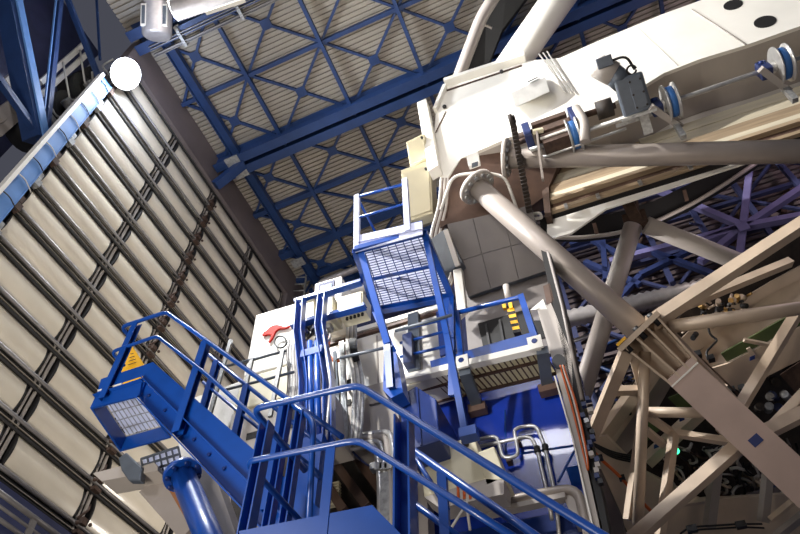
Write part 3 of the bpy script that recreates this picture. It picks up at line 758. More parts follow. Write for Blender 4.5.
# ================================================================== BALCONY
Yl = 8.3
q = lambda *p: PY(p[0], p[1], Yl)
zl = q(400, 384).z
t = thing('balcony', V((q(470, 365).x, 8.8, zl - 1)), 'blue railed balcony with slatted underside before the grey fork panels', 'balcony')
MB().prism([q(430, 361), q(536, 331), q(541, 345), q(432, 374)], (0, .03, 0)).build('fascia', 'blue', t)
b = MB(); b.beam(q(400, 380.5), q(541, 347.5), .14, .13, EZ); b.build('edge_beam', 'white', t)
k = [PZ(402, 384, zl), PZ(541, 350, zl), PZ(556, 374, zl), PZ(432, 408, zl)]
k[2] = V((k[2].x, max(k[2].y, 9.2), zl)); 
b = MB()
for i in range(0, 25): b.beam(k[0].lerp(k[1], i / 24) + EZ * .14, k[3].lerp(k[2], i / 24) + EZ * .14, .02, .02)
for i in (0, .5, 1): b.beam(k[0].lerp(k[3], i) + EZ * .12, k[1].lerp(k[2], i) + EZ * .12, .04, .05)
b.build('slats', 'brown', t)
MB().prism([p + EZ * .16 for p in k], (0, 0, .004)).build('floor_sheet', 'glowcream', t)
for a, b_ in (((464, 366), (477, 404)), ((541, 345), (547, 384))):
    p, r_ = q(*a), PZ(*b_, zl - .1); MB().beam(p - EZ * .12, r_, .2, .16).build('bearer', 'motor', t)
    MB().box(r_.x - .16, r_.x + .16, r_.y - .08, r_.y + .1, r_.z - .2, r_.z - .03).build('bearer_foot', 'brown', t)
for a in ((463, 364), (536, 345)):
    p = q(*a); MB().box(p.x - .12, p.x + .12, Yl - .1, Yl - .06, p.z - .16, p.z + .12).build('end_plate', 'white', t)
    MB().cyl((p.x, Yl - .12, p.z), (p.x, Yl - .1, p.z), .05, 8).build('bolt', 'bluedeep', t)
MB().bent([q(456, 313), q(521, 297), q(537, 338)], .045, .04, 8).build('handrail', 'blue', t)
MB().beam(q(537, 345), q(521, 296), .11, .11, EY).build('post', 'blue', t)
MB().beam(q(462, 366), q(457, 312), .1, .1, EY).build('post', 'blue', t)
MB().beam(q(450, 368), q(447, 300), .12, .1, EY).build('post', 'blue', t)
MB().tube([q(400, 357), q(447, 346)], .028, 8).build('mid_rail', 'blue', t)
MB().tube([q(400, 330), q(447, 319)], .028, 8).build('mid_rail', 'blue', t)
MB().tube([q(400, 343), q(447, 331)], .028, 8).build('mid_rail', 'blue', t)
MB().prism([q(436, 312), q(452, 306), q(456, 350), q(440, 356)], (0, .05, 0)).build('gate_panel', 'bluedeep', t)
t = thing('hazard_ladder', PY(511, 333, 9.1), 'yellow and black striped short ladder on the balcony', 'ladder')
for k in range(9):
    f, f2 = k / 9, (k + 1) / 9
    P = lambda u, w: PY(506 + 7.5 * u + (-2 + 2 * 0) * 0 + w, 306 + 27 * u - w * .2, 9.1)
    MB().prism([P(f, 0), P(f, 7), P(f2, 7), P(f2, 0)], (0, .12, 0)).build('stripe', 'yellow' if k % 2 else 'black', t)
for x in (503.5, 510): MB().beam(PY(x + 1.5, 309, 9.1), PY(x, 302, 9.1), .07, .07, EY).build('stile', 'yellow', t)
MB().cyl(PY(509, 300, 9.15), PY(506, 286, 9.15), .07, 10).build('holder', 'under', t)
# ================================================================== FORK (grey panels, recess, pillar) AND BLUE BASE
q = lambda *p: PY(p[0], p[1], 9.35)
t = thing('steel_pedestal', V((q(510, 470).x, 10, 0)), 'blue painted welded steel base wall under the balcony', 'base')
MB().prism([q(395, 392), q(470, 374), q(573, 352), q(592, 470), q(607, 545), q(395, 545)], (0, .9, 0)).build('wall', 'bluegloss', t)
b = MB(); b.tube([q(505, 456), q(578, 445)], .02, 6).tube([q(558, 482), q(577, 446)], .02, 6).tube([q(505, 410), q(506, 456)], .016, 6)
b.build('weld_seam', 'blue', t)
MB().prism([q(570, 478) - EY * .3, q(591, 474) - EY * .3, q(593, 482), q(572, 487)], (0, .3, -.1)).build('lug', 'blue', t)
MB().box(q(430, 540).x, q(600, 540).x, 9.3, 10.2, 0, q(430, 540).z).build('plinth', 'bluedeep', t)
# stainless hydraulic lines
q = lambda *p: PY(p[0], p[1], 9.2)
t = thing('hydraulic_pipe', q(520, 480), 'looped stainless pipes bent over the blue base wall', 'pipe')
MB().bent([q(476, 440), q(497, 435.5), q(503, 459), q(519, 456), q(514, 430), q(520, 427), q(536, 425), q(545, 447), q(556, 498), q(560, 545)], .032, .12, 8).build('line', 'steel', t)
MB().bent([q(478, 447), q(515, 439), q(531, 436), q(537, 449), q(547, 492), q(552, 520)], .032, .12, 8).build('line', 'steel', t)
for a in ((545, 447), (537, 449)): MB().cyl(q(a[0], a[1] - 2), q(a[0] + .6, a[1] + 4), .055, 8).build('union_nut', 'cable', t)
for a in ((517, 440), (508, 458)):
    p = q(*a); MB().box(p.x - .04, p.x + .04, 9.2, 9.35, p.z - .06, p.z + .06).build('clip', 'rust', t)
q = lambda *p: PY(p[0], p[1], 9.0)
t = thing('grey_conduit', q(540, 500), 'thick grey bent conduit in front of the blue base at the bottom', 'conduit')
MB().bent([q(475, 508), q(545, 493), q(577, 488), q(588, 530), q(592, 560)], .075, .35, 12, 6).build('pipe', 'tube', t)
MB().beam(q(480, 516), q(566, 497), .16, .08, EZ).build('tray', 'under', t)
MB().prism([q(562, 494), q(576, 494), q(586, 525), q(576, 525)], (0, .2, 0)).build('cover', 'under', t)
# cream control box
q = lambda *p: PY(p[0], p[1], 8.2)
t = thing('control_box', q(460, 490), 'cream control box with two black knobs behind the blue handrail', 'control box')
MB().prism([q(419, 453), q(474, 435), q(486, 479), q(424, 497)], (0, .35, 0)).build('body', 'cream', t, .02)
MB().prism([q(478, 452), q(494, 446), q(506, 478), q(486, 486)], (0, .5, 0)).build('side_box', 'cream', t, .02)
MB().prism([q(424, 497), q(486, 479), q(504, 480), q(504, 494), q(440, 508)], (0, .35, 0)).build('lower_tray', 'under', t)
for a in ((425, 454), (466, 445)):
    p = q(*a); MB().cyl(p, p - EY * .09, .05, 10).build('knob', 'cable', t)
MB().prism([q(441, 446.5) - EY * .01, q(451, 443.5) - EY * .01, q(452, 448) - EY * .01, q(442, 451) - EY * .01], (0, .01, 0)).build('label_plate', 'label', t)
for k in range(3):
    MB().beam(q(444, 447.4 + k * 1.0) - EY * .014, q(449, 446 + k * 1.0) - EY * .014, .008, .008, EY).build('text_line', 'cable', t)
for x in (458, 464, 470): MB().tube([q(x, 486), q(x + .5, 499)], .022, 6).build('cable_stub', 'orange', t)
for k in range(2): MB().bent([q(462 + k * 5, 500), q(464 + k * 3, 508), q(450 + k * 20, 530)], .02, .2, 6).build('cable', 'cablew', t)
# fork arm
Yf = 9.0
def q(px, py): r = ray(px, py); return O + r * (22.15 / (r.y + r.z))
t = thing('telescope_fork', V((q(520, 300).x, 10, q(520, 345).z)), 'grey panelled fork arm with a dark recess above the balcony', 'fork arm')
pl = [(447, 224), (473, 218), (503, 211), (531, 205), (541, 238), (548, 270), (519, 280), (491, 289), (468, 297), (457, 262), (482, 254), (511, 246)]
for ids in ((0, 1, 10, 9), (1, 2, 11, 10), (2, 3, 4, 11), (9, 10, 7, 8), (10, 11, 6, 7), (11, 4, 5, 6)):
    c = sum((q(*pl[i]) for i in ids), V()) / len(ids)
    MB().prism([c + (q(*pl[i]) - c) * .99 for i in ids], (0, .04, .04)).build('panel', 'forkgrey', t, .006)
MB().prism([q(*pl[i]) + V((0, .035, .035)) for i in (0, 3, 5, 8)], (0, 1.0, .5)).build('core', 'motor', t)
q2 = lambda *p: PY(p[0], p[1], 10.45)
MB().prism([q2(463, 290), q2(548, 262), q2(566, 350), q2(470, 372)], (0, .3, 0)).build('recess', 'forkgrey', t)
MB().prism([q2(478, 324) - EY * .02, q2(540, 306) - EY * .02, q2(546, 338) - EY * .02, q2(484, 350) - EY * .02], (0, .02, 0)).build('opening', 'black', t)
for k in range(3):
    MB().beam(q2(486 + k * 14, 325 - k * 4) - EY * .04, q2(490 + k * 14, 346 - k * 3) - EY * .04, .05, .03, EY).build('grille_bar', 'cable', t)
q3 = lambda *p: PY(p[0], p[1], 8.9)
MB().prism([q3(530, 310), q3(543, 299), q3(547, 309)], (0, .3, 0)).build('gusset', 'white', t)
MB().prism([q3(543, 286), q3(550, 283), q3(554, 300), q3(547, 306)], (0, .3, 0)).build('bracket', 'brown', t)
MB().prism([q3(537, 309), q3(551, 303), q3(571, 352), q3(574, 410), q3(604, 545), q3(594, 545), q3(573, 440), q3(556, 372)], (0, .35, 0)).build('pillar', 'under', t)
MB().prism([q3(541, 250), q3(551, 254), q3(566, 312), q3(577, 372), q3(612, 545), q3(606, 545), q3(572, 392), q3(558, 330)], (0, .5, 0)).build('side_strip', 'dark', t)
MB().tube([q3(548, 252), q3(562, 305), q3(582, 400)], .03, 8).build('edge_trim', 'grey', t)
MB().prism([q3(556 + 0, 378), q3(574, 440), q3(598, 545), q3(596.5, 545), q3(572.5, 440), q3(554.5, 378)], (0, -.06, 0)).build('edge_trim', 'white', t)
b = MB(); p0 = q3(559, 362)
b.prism([p0 + V((.12 * math.cos(w * .3927), -.015, .17 * math.sin(w * .3927))) for w in range(16)], (0, .02, 0)); b.build('port', 'cable', t)
q4 = lambda *p: PY(p[0], p[1], 8.8)
t = thing('cable_loom', q4(590, 430), 'orange and grey hoses coming out of the oval port of the fork pillar', 'cable bundle')
for k, m_ in enumerate(('orange', 'rust', 'cablew', 'orange')):
    MB().bent([q4(559 + k, 362) + EY * .1, q4(562 + k, 372), q4(569 + k * 1.6, 395), q4(577 + k * 1.5, 426), q4(584 + k, 455), q4(588, 470)], .018, .3, 8).build('hose', m_, t)
for k in range(16):
    x, y = 580 + random.random() * 10 + k * .7, 398 + k * 5.5
    p = q4(x, y); MB().box(p.x - .035, p.x + .035, p.y, p.y + .08, p.z - .04, p.z + .04).build('connector', random.choice(['galv', 'cable', 'under', 'trussblue']), t)

# ================================================================== TELESCOPE TUBE STRUCTURE
KT, CT = .15, 10.6                       # plane of the white face: Y + KT*(Z-CAMH) = CT
def F(px, py, off=0):
    r = ray(px, py); return O + r * ((CT + off) / (r.y + KT * r.z))
NF = V((0, 1, KT)).normalized()
t = thing('telescope', V((2, 9.2, F(480, 157).z - 2)), 'large white telescope centre section with bolted grey strut tubes', 'telescope')
face = [(446, 87), (526, 61), (560, 58), (600, 40), (660, 15), (740, -14), (860, -60), (860, 4), (800, 26), (746, 45), (700, 59), (682, 66), (664, 73), (646, 84), (604, 108), (560, 121), (510, 137), (461, 158), (442, 186), (433, 150), (436, 110)]
MB().prism([F(*p) for p in face], NF * .12).build('face_plate', 'white', t)
low = [(860, 4), (800, 26), (746, 45), (700, 59), (682, 66), (664, 73), (646, 84), (604, 108), (560, 121), (510, 137), (461, 158)]
b = MB(); A = [F(*p) + NF * .1 for p in low]; B_ = [p + V((0, 2.35, .35)) for p in A]
n = len(A); vs = A + B_ + [p + V((0, 0, .1)) for p in A] + [p + V((0, 0, .1)) for p in B_]
fs = []
for i in range(n - 1): fs += [(i, i + 1, n + i + 1, n + i), (2 * n + i, 3 * n + i, 3 * n + i + 1, 2 * n + i + 1)]
fs += [(n, 2 * n - 1, 4 * n - 1, 3 * n)] if False else [(n + i, n + i + 1, 3 * n + i + 1, 3 * n + i) for i in range(n - 1)]
b.add(vs, fs); b.build('underside', 'under', t)
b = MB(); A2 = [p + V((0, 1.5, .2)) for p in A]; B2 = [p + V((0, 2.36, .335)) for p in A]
b.add(A2 + B2 + [p + V((0, 0, .02)) for p in A2 + B2], [(i, i + 1, n + i + 1, n + i) for i in range(n - 1)] + [(2 * n + i, 3 * n + i, 3 * n + i + 1, 2 * n + i + 1) for i in range(n - 1)]); b.build('lit_underside_band', 'white', t)  # light on the lower part of this underside, painted as a white strip
b = MB()
b.prism([F(*p) + NF * 2.0 for p in ((446, 87), (526, 61), (600, 40), (740, -14), (860, -60), (860, -20), (700, 40), (560, 100), (470, 140))], NF * .1); b.build('rear_plate', 'under', t)
# rim along the top left and small details
MB().beam(F(446, 86) - NF * .1, F(526, 60.5) - NF * .1, .14, .28, NF).build('rim', 'white', t)
MB().beam(F(447, 91) - NF * .02, F(522, 66) - NF * .02, .05, .03, NF).build('seam', 'rust', t)
MB().beam(F(446, 88) - NF * .05, F(436, 112) - NF * .05, .1, .2, NF).build('rim', 'white', t)
for a in ((502, 73), (445, 108)):
    MB().ball(F(*a) - NF * .05, .06, 8).build('lifting_eye', 'cable', t)
MB().tube([F(446, 112) - NF * .02, F(436, 133) - NF * .02], .018, 6).build('cable', 'brown', t)
for x in (540, 544, 548):
    MB().tube([F(x, 57 - (x - 540) * .3) - NF * .1, F(x + 26, 95) - NF * .1], .022, 8).build('tube_line', 'steel', t)
for a, w in (((733, 5), .22), ((765, 22), .24)):
    c = F(*a); x = EX; yv = NF.cross(EX).normalized(); b = MB()
    b.prism([c - NF * .015 + (x * math.cos(i * .2618) * w + yv * math.sin(i * .2618) * w) for i in range(24)], NF * .03); b.build('port_hole', 'black', t)
b = MB(); b.tube([F(692, 10) - NF * .01, F(746, 45) - NF * .01], .02, 6); b.build('seam', 'under', t)
b = MB(); b.tube([F(636, 27) - NF * .005, F(678, 66) - NF * .005], .012, 6); b.build('seam', 'white', t)
# left end: white edge duct, cream boxes
MB().prism([F(421, 112), F(430, 108), F(443, 175), F(433, 181)], NF * -.35).build('edge_duct', 'white', t, .02)
# brown under-facet with flanges
cf = [PT for PT in ()]
def G(px, py): return T(px, py, .0253 - (py - 178) / 46 * .0009)
MB().prism([G(440, 228), G(444, 186), G(461, 159), G(510, 138), G(552, 126), G(560, 160), G(545, 196), G(531, 206), G(447, 224)], V((0, .7, .5))).build('bearing_housing', 'brown', t)
def strut(a, b, r, flange=True, mt='tube', name='strut'):
    o = MB().tube([a, a.lerp(b, .5), b], r, 28).build(name, mt, t)
    if flange:
        d = (b - a).normalized(); x = d.cross(EZ).normalized(); yv = d.cross(x)
        f = MB(); f.cyl(a - d * .05, a + d * .05, r * 1.85, 32)
        f.build('flange', 'under', o)
        for k in range(12):
            w = k * math.pi / 6; p = a + (x * math.cos(w) + yv * math.sin(w)) * r * 1.45
            MB().cyl(p, p + d * .1, .055, 8).build('bolt', 'galv', o)
    return o
strut(T(477, 187, .0240), T(640, 331, .0193), .255)
strut(T(506, 158, .0242), T(860, 150, .0208), .26)
strut(T(500, 82, .0305), T(575, -25, .0296), .48, False, 'white')
strut(T(633, 226, .0262), T(581, 396, .0240), .235, False, 'under')  # both rear struts: light on them put into a paler grey
strut(T(646, 225, .0262), T(800, 286, .0262), .235, False, 'under')
# node bracket where the two rear struts meet
c = T(637, 222, .0265)
b = MB(); b.hexa(c - V((.35, .1, .2)), (.6, 0, 0), (0, .25, 0), (.05, 0, .55)); b.beam(T(626, 200, .027), T(640, 226, .0263), .3, .2); b.beam(T(636, 200, .027), T(638, 220, .0265), .08, .08)
b.build('node_bracket', 'rust', t)
# bent grey pipe and dark panel going up to the roof
pp = [T(452, 98, .0306), T(459, 76, .0304), T(481, 18, .0300), T(506, -22, .0297)]
MB().bent(pp, .19, .3, 16).build('bent_pipe', 'grey', t)
MB().prism([T(462, 84, .0312), T(486, 22, .0306), T(508, -20, .0302), T(540, -20, .0302), T(502, 30, .0306), T(484, 76, .0312)], V((0, .15, .15))).build('baffle_panel', 'black', t)
MB().beam(T(483, 24, .0302), T(492, 28, .0302), .06, .1).build('spacer', 'under', t)

# crane trough: long parallel timber coloured beams
Yt = 9.6
q = lambda *p: PY(p[0], p[1], Yt)
x0, x1 = q(545, 195).x, 8.2
P0 = q(545, 195)
tr = thing('trough_beam', V((4, 9.8, P0.z - .6)), 'long tan layered beam running right beneath the white telescope body', 'beam')
def lay(y_top, y_bot, dy, m_, h=.25):
    a, b = PY(546, y_top, Yt + dy), PY(546, y_bot, Yt + dy)
    MB().box(x0 + .02, x1, Yt + dy, Yt + dy + h, b.z, a.z).build('rail', m_, tr)
lay(172, 178, .2, 'tan'); lay(178, 186, .12, 'slat'); lay(186, 195, .05, 'tan'); lay(195, 199, 0, 'slat'); lay(199, 202, -.05, 'tan')
lay(202, 210, .08, 'brown'); lay(210, 213, 0, 'tan'); lay(213, 217, .1, 'dark')
MB().prism([PY(541, 182, Yt - .08), PY(548, 180, Yt - .08), PY(551, 216, Yt - .08), PY(545, 217, Yt - .08)], (0, .5, 0)).build('end_plate', 'rust', tr)
a, b_ = PY(660, 132, Yt + .1), PY(660, 140, Yt + .1)
MB().box(PY(640, 140, Yt).x, x1, Yt + .1, Yt + .3, b_.z, a.z).build('upper_rail', 'slat', tr)
MB().box(PY(640, 140, Yt).x, x1, Yt + .25, Yt + .5, b_.z - .25, b_.z).build('upper_web', 'white', tr)
for px in (566, 598, 640, 690):
    p = PY(px, 213 - (px - 546) * .315, Yt - .03); MB().box(p.x - .04, p.x + .04, p.y - .06, p.y, p.z - .1, p.z + .06).build('cleat', 'galv', tr)
Yp = 9.75
q = lambda *p: PY(p[0], p[1], Yp)
b = MB(); b.prism([q(547, 221), q(600, 204.5), q(760, 156), q(760, 158), q(606, 208.5), q(571, 233), q(547, 240)], (0, .05, 0))
b.build('gusset', 'white', tr)

# ------------------------------------------------------------------ cable drive shaft with pulleys and gear motor
A = T(527, 151, .0235)
def S(px): # point on the shaft at a pixel column
    lo, hi = -3.0, 12.0
    for _ in range(40):
        m = (lo + hi) / 2; p = V((m, A.y, A.z)) - O
        R = p.x * cY + p.y * sY; fh = -p.x * sY + p.y * cY
        col = 400 + FPX * R / (cE * fh + sE * p.z)
        if col < px: lo = m
        else: hi = m
    return V((lo, A.y, A.z))
UP = V((0, -.25, 1)).normalized()
def shift(px, dy):   # same shaft station, moved down the picture
    return S(px) - EZ * dy
t = thing('drive_shaft', S(650), 'long polished drive shaft under the white telescope body', 'shaft')
MB().tube([S(530), S(840)], .055, 14).build('shaft', 'steel', t)
MB().tube([S(520) + V((0, -.1, .62)), S(622) + V((0, -.1, .5))], .075, 12).build('upper_shaft', 'rust', t)
MB().tube([S(540) - EZ * .32 + EY * .1, S(622) - EZ * .3 + EY * .1], .035, 8).build('side_bar', 'steel', t)
def pulley(px, r, lb):
    c = S(px); tt = thing('cable_pulley', c, lb, 'pulley')
    b = MB(); b.tube([c - EX * .13, c - EX * .1, c - EX * .05], [r, r, r * .7], 28); b.tube([c + EX * .05, c + EX * .1, c + EX * .13], [r * .7, r, r], 28)
    b.build('flange', 'steel', tt); MB().cyl(c - EX * .07, c + EX * .07, r * .84, 28).build('belt', 'belt', tt)
    MB().cyl(c - EX * .24, c - EX * .13, .12, 16).build('hub', 'steel', tt)
    return tt
pulley(671, .42, 'steel pulley with blue belt beside the grey gear motor')
pulley(782, .42, 'steel pulley with blue belt at the far right end of the shaft')
pulley(574, .40, 'steel pulley with blue belt beside the brown winch frame')
def bearing(px, lb):
    c = S(px); tt = thing('bearing_block', c - EZ * .3, lb, 'bearing')
    MB().box(c.x - .12, c.x + .12, c.y - .14, c.y + .14, c.z - .2, c.z + .2).build('housing', 'trussblue', tt, .03)
    for s in (-.14, .14): MB().cyl((c.x - .06, c.y + s, c.z + .1), (c.x + .06, c.y + s, c.z + .1), .05, 8).build('bolt', 'bluedeep', tt)
    MB().beam(c - EZ * .24 - EX * .16 - EY * .2, c - EZ * .24 + EX * .4 + EY * .55, .14, .1).build('bracket', 'under', tt)
    MB().beam(c - EZ * .24 + EX * .3 + EY * .45, c - EZ * .75 + EX * .3 + EY * .5, .12, .12, EY).build('bracket_leg', 'galv', tt)
bearing(656, 'blue bearing block on a steel bracket between gear motor and pulley')
bearing(764, 'blue bearing block on a steel bracket near the rightmost pulley')
c = T(632, 95, (S(630) - O).dot(ray(632, 95)) / ray(632, 95).length_squared)
vw = (c - O).normalized(); e1 = (EX - vw * EX.dot(vw) * .6).normalized(); e2 = (-vw).cross(e1).normalized(); e3 = e1.cross(e2)
if e3.dot(vw) > 0: e3 = -e3
if e2.z < 0: e2 = -e2
t = thing('gear_motor', c - EZ * .6, 'grey gear motor with rounded cover above the drive shaft', 'motor')
MB().hexa(c - e1 * .3 - e2 * .42 - e3 * .25, e1 * .62, e2 * .85, e3 * .5).build('gearbox', 'motor', t, .05)
MB().hexa(c - e1 * .02 - e2 * .34 + e3 * .25, e1 * .28, e2 * .7, e3 * .02).build('cover', 'motor', t, .01)
for k in range(6): p = c + e1 * (.01 + .22 * (k % 2)) + e2 * (-.3 + .29 * (k // 2)) + e3 * .26; MB().cyl(p, p + e3 * .03, .025, 8).build('bolt', 'gear', t)
m0 = c + e2 * .42 - e1 * .1; m1 = c + e2 * .86 - e1 * .52
MB().cyl(m0 - e2 * .1, m0.lerp(m1, .45), .25, 24).build('neck', 'motor', t)
MB().tube([m0.lerp(m1, .3), m0.lerp(m1, .34), m1, m1 + (m1 - m0) * .12], [.18, .27, .27, .17], 24).build('motor', 'under', t)
MB().hexa(m1 - e1 * .02 - e2 * .1 + e3 * .12, e1 * .34, e2 * .24, e3 * .2).build('terminal_box', 'motor', t, .02)
MB().bent([m1 + e1 * .3 + e3 * .2, m1 + e1 * .62 + e3 * .1, m1 + e1 * .72 - e2 * .35]
          , .03, .2, 8).build('cable', 'cable', t)
b = MB(); p = c + e2 * .52 + e1 * .12 + e3 * .2; b.bent([p + e1 * .1 * math.cos(w * .6) + e2 * .1 * math.sin(w * .6) for w in range(11)], .022, .02, 6); b.build('lifting_eye', 'cable', t)
MB().hexa(c - e1 * .36 - e2 * .5 - e3 * .3, e1 * .75, e2 * .06, e3 * .6).build('base_plate', 'galv', t)
MB().hexa(c + e1 * .02 - e2 * .95 - e3 * .2, e1 * .2, e2 * .46, e3 * .16).build('bracket_leg', 'galv', t)
MB().hexa(c - e1 * .5 - e2 * .6 - e3 * .3, e1 * .9, e2 * .08, e3 * .12).build('bracket_arm', 'galv', t)
MB().cyl(S(603) + V((0, -.1, .52)), S(619) + V((0, -.1, .5)), .22, 20).build('coupling', 'gear', t)
c = S(556) + V((0, -.1, .42))
t = thing('winch_frame', c - EZ * .5, 'rusty brown winch frame with blue side plates at the shaft left end', 'winch')
b = MB(); b.box(c.x - .42, c.x + .42, c.y - .16, c.y + .2, c.z + .18, c.z + .34); b.box(c.x - .42, c.x + .42, c.y - .2, c.y + .2, c.z - .3, c.z - .08); b.box(c.x - .42, c.x + .42, c.y + .1, c.y + .2, c.z - .3, c.z + .3)
b.box(c.x - .3, c.x + .3, c.y - .14, c.y + .2, c.z - .75, c.z - .32)
b.build('frame', 'rust', t)
MB().box(c.x - .33, c.x + .33, c.y - .18, c.y - .15, c.z - .58, c.z - .5).build('slot', 'cablew', t)
for s in (-.56, .56):
    MB().prism([c + V((s - .09, -.25, -.35)), c + V((s - .09, .25, -.35)), c + V((s - .09, .25, .3)), c + V((s - .09, 0, .45)), c + V((s - .09, -.25, .3))], (.18, 0, 0)).build('side_plate', 'trussblue', t, .02)
MB().tube([c + V((-.9, 0, -.1)), c + V((-.5, 0, -.05))], .07, 10).build('axle', 'rust', t)
w_ = F(536, 103) - NF * .05
MB().hexa(w_ + V((-.55, -.25, -.45)), (.95, 0, .2), (0, -.3, .3), (-.1, .2, .9)).build('cover', 'label', t, .02)
MB().hexa(w_ + V((-.06, -.6, -.05)), (.28, 0, .07), (0, -.01, .01), (0, .04, .12)).build('vent', 'black', t)
c = S(585) + V((0, -.15, .1))
t = thing('belt_guard', c - EZ * .6, 'cream strap like belt guard hanging beside the winch frame', 'guard')
MB().bent([c + V((-.02, .15, .72)), c + V((-.02, -.12, .6)), c + V((.02, -.14, -.2)), c + V((-.1, .1, -.62))], .12, .2, 12).build('strap', 'under', t)
t = thing('chain', T(522, 170, .0232), 'dark steel drive chain hanging at the left end of the shaft', 'chain')
b = MB()
for k in range(26):
    f = k / 25; p = T(512 + 17 * f, 118 + 92 * f, .0233 + .0003 * f)
    b.hexa(p - V((.07, .04, .05)), (.14, 0, 0), (0, .08 if k % 2 else .14, 0), (0, 0, .1))
b.build('links', 'gear', t)
MB().cyl(T(511, 120, .0233) - EX * .05, T(511, 120, .0233) + EX * .05, .14, 14).build('sprocket', 'gear', t)
t = thing('support_bar', T(536, 165, .0230), 'grey flat steel bar in front of the strut flange below the winch', 'bar')
MB().beam(T(537, 133, .0231), T(543, 180, .0226), .2, .05, EX).build('bar', 'tube', t)
MB().beam(T(533, 132, .0231), T(543, 130, .0231), .1, .08).build('top_block', 'cream', t)
t = thing('junction_box', T(476, 166, .0246), 'small grey white junction box on the brown facet beside the flange', 'box')
MB().hexa(T(470, 170, .0247), T(481, 166, .0247) - T(470, 170, .0247), (0, -.15, -.05), T(468, 159, .0247) - T(470, 170, .0247)).build('body', 'label', t, .01)
MB().hexa(T(472, 168, .0244), T(478, 166, .0244) - T(472, 168, .0244), (0, -.02, 0), T(472, 164, .0244) - T(472, 168, .0244)).build('window', 'motor', t)
t = thing('coiled_hose', T(535, 218, .0236), 'white hose running down the brown facet ending in a coil', 'hose')
MB().bent([T(441, 210, .0245), T(452, 176, .0247), T(480, 172, .0242), T(505, 176, .0240), T(512, 195, .0240), T(518, 212, .0240), T(528, 219, .0239), T(542, 218, .0239), T(540, 213, .0239), T(530, 214, .0239), T(530, 220, .0239)], .04, .25, 8, 5).build('hose', 'cablew', t)
# left end boxes
for pts, dpt, lb in ((((406, 142), (424, 133), (428, 158), (410, 167)), .0262, 'small cream box at the upper left corner of the telescope body'), (((401, 170), (430, 160), (433, 213), (404, 223)), .0255, 'tall cream cabinet above the blue access cage')):
    tt = thing('cabinet', T(*pts[3], dpt), lb, 'cabinet')
    MB().prism([T(*p, dpt) for p in pts], (0, .45, .3)).build('body', 'cream', tt, .02)
    a, b_, c_, d_ = [T(*p, dpt - .0001) for p in pts]; m = (a + b_ + c_ + d_) / 4
    MB().prism([m + (p - m) * .86 for p in (a, b_, c_, d_)], (0, .03, .01)).build('door', 'cream', tt, .006)
    MB().cyl(m + (b_ - m) * .7 - EY * .05, m + (b_ - m) * .7 + EY * .02, .03, 8).build('latch', 'cable', tt)
t = thing('cable_bundle', T(433, 230, .0246), 'pale cable bundle drooping from the telescope corner beside the access cage', 'cable bundle')
for k in range(9):
    o = k * 1.5
    MB().bent([T(441 + o * .7, 178, .0248), T(439 + o * .8, 205, .0246), T(430 + o * .9, 235, .0244), T(428 + o, 262, .0242), T(434 + o, 290, .0238), T(448 + o * .5, 283, .0236), T(451, 272, .0236)], .026, .3, 6).build('cable', ('cablew', 'under', 'brown')[k % 3], t)
t = thing('side_cabinet', T(452, 270, .0238), 'blue grey tall cabinet squeezed between the cage and grey fork panels', 'cabinet')
MB().prism([T(430, 240, .0240), T(446, 228, .0240), T(462, 262, .0236), T(452, 270, .0236), T(442, 272, .0236)], (0, .4, .2)).build('body', 'motor', t)
MB().beam(T(446, 230, .0237), T(458, 266, .0234), .12, .1).build('frame', 'under', t)
MB().prism([T(453, 270, .0236), T(461, 268, .0236), T(466, 310, .0228), T(458, 318, .0228)], (0, .2, .1)).build('white_panel', 'white', t)

# black curved baffle ring with a white rim
t = thing('baffle_ring', T(650, 215, .029), 'black curved baffle band with white rim behind the strut node', 'ring')
path = [(540, 226), (575, 227), (612, 223), (655, 210), (690, 193), (720, 175), (760, 148)]
up_e = [T(x - 1, y - 9, .0285) for x, y in path]; lo_e = [T(x + 2, y + 10, .0285) for x, y in path]
b = MB()
for i in range(len(path) - 1): b.prism([up_e[i], up_e[i + 1], lo_e[i + 1], lo_e[i]], (.05, .3, .1))
b.build('band', 'black', t)
rim = [T(x + 2, y + 11, .0283) for x, y in path]
MB().bent(rim, .06, .3, 8).build('rim', 'under', t)
for px, py in ((594, 226), (684, 193)): MB().beam(T(px, py - 3, .0281), T(px + 3, py + 8, .0281), .1, .06).build('tab', 'brown', t)

# ================================================================== MIRROR CELL (lower right)
t = thing('mirror_cell', T(700, 560, .0175), 'beige open lattice mirror cell filled with dark equipment, lower right', 'mirror cell')
def cb(a, b, ta, tb, w, h, m_='cell', name='strut', par=None): return MB().beam(T(*a, ta), T(*b, tb), w, h).build(name, m_, par or t)
def ct(a, b, ta, tb, r, m_='cell', name='tube_strut'): return MB().tube([T(*a, ta), T(*b, tb)], r, 14).build(name, m_, t)
# background body of the cell
D3 = V((.1, .3, .35))
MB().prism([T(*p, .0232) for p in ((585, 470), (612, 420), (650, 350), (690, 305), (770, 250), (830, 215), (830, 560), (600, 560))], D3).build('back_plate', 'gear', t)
MB().prism([T(*p, .0226) for p in ((586, 455), (606, 432), (652, 366), (672, 384), (640, 440), (612, 470), (600, 500))], D3 * .5).build('rim_panel', 'grey', t)
MB().prism([T(*p, .0223) for p in ((592, 446), (650, 360), (664, 372), (606, 456))], D3 * .5).build('rim_band', 'cell', t)
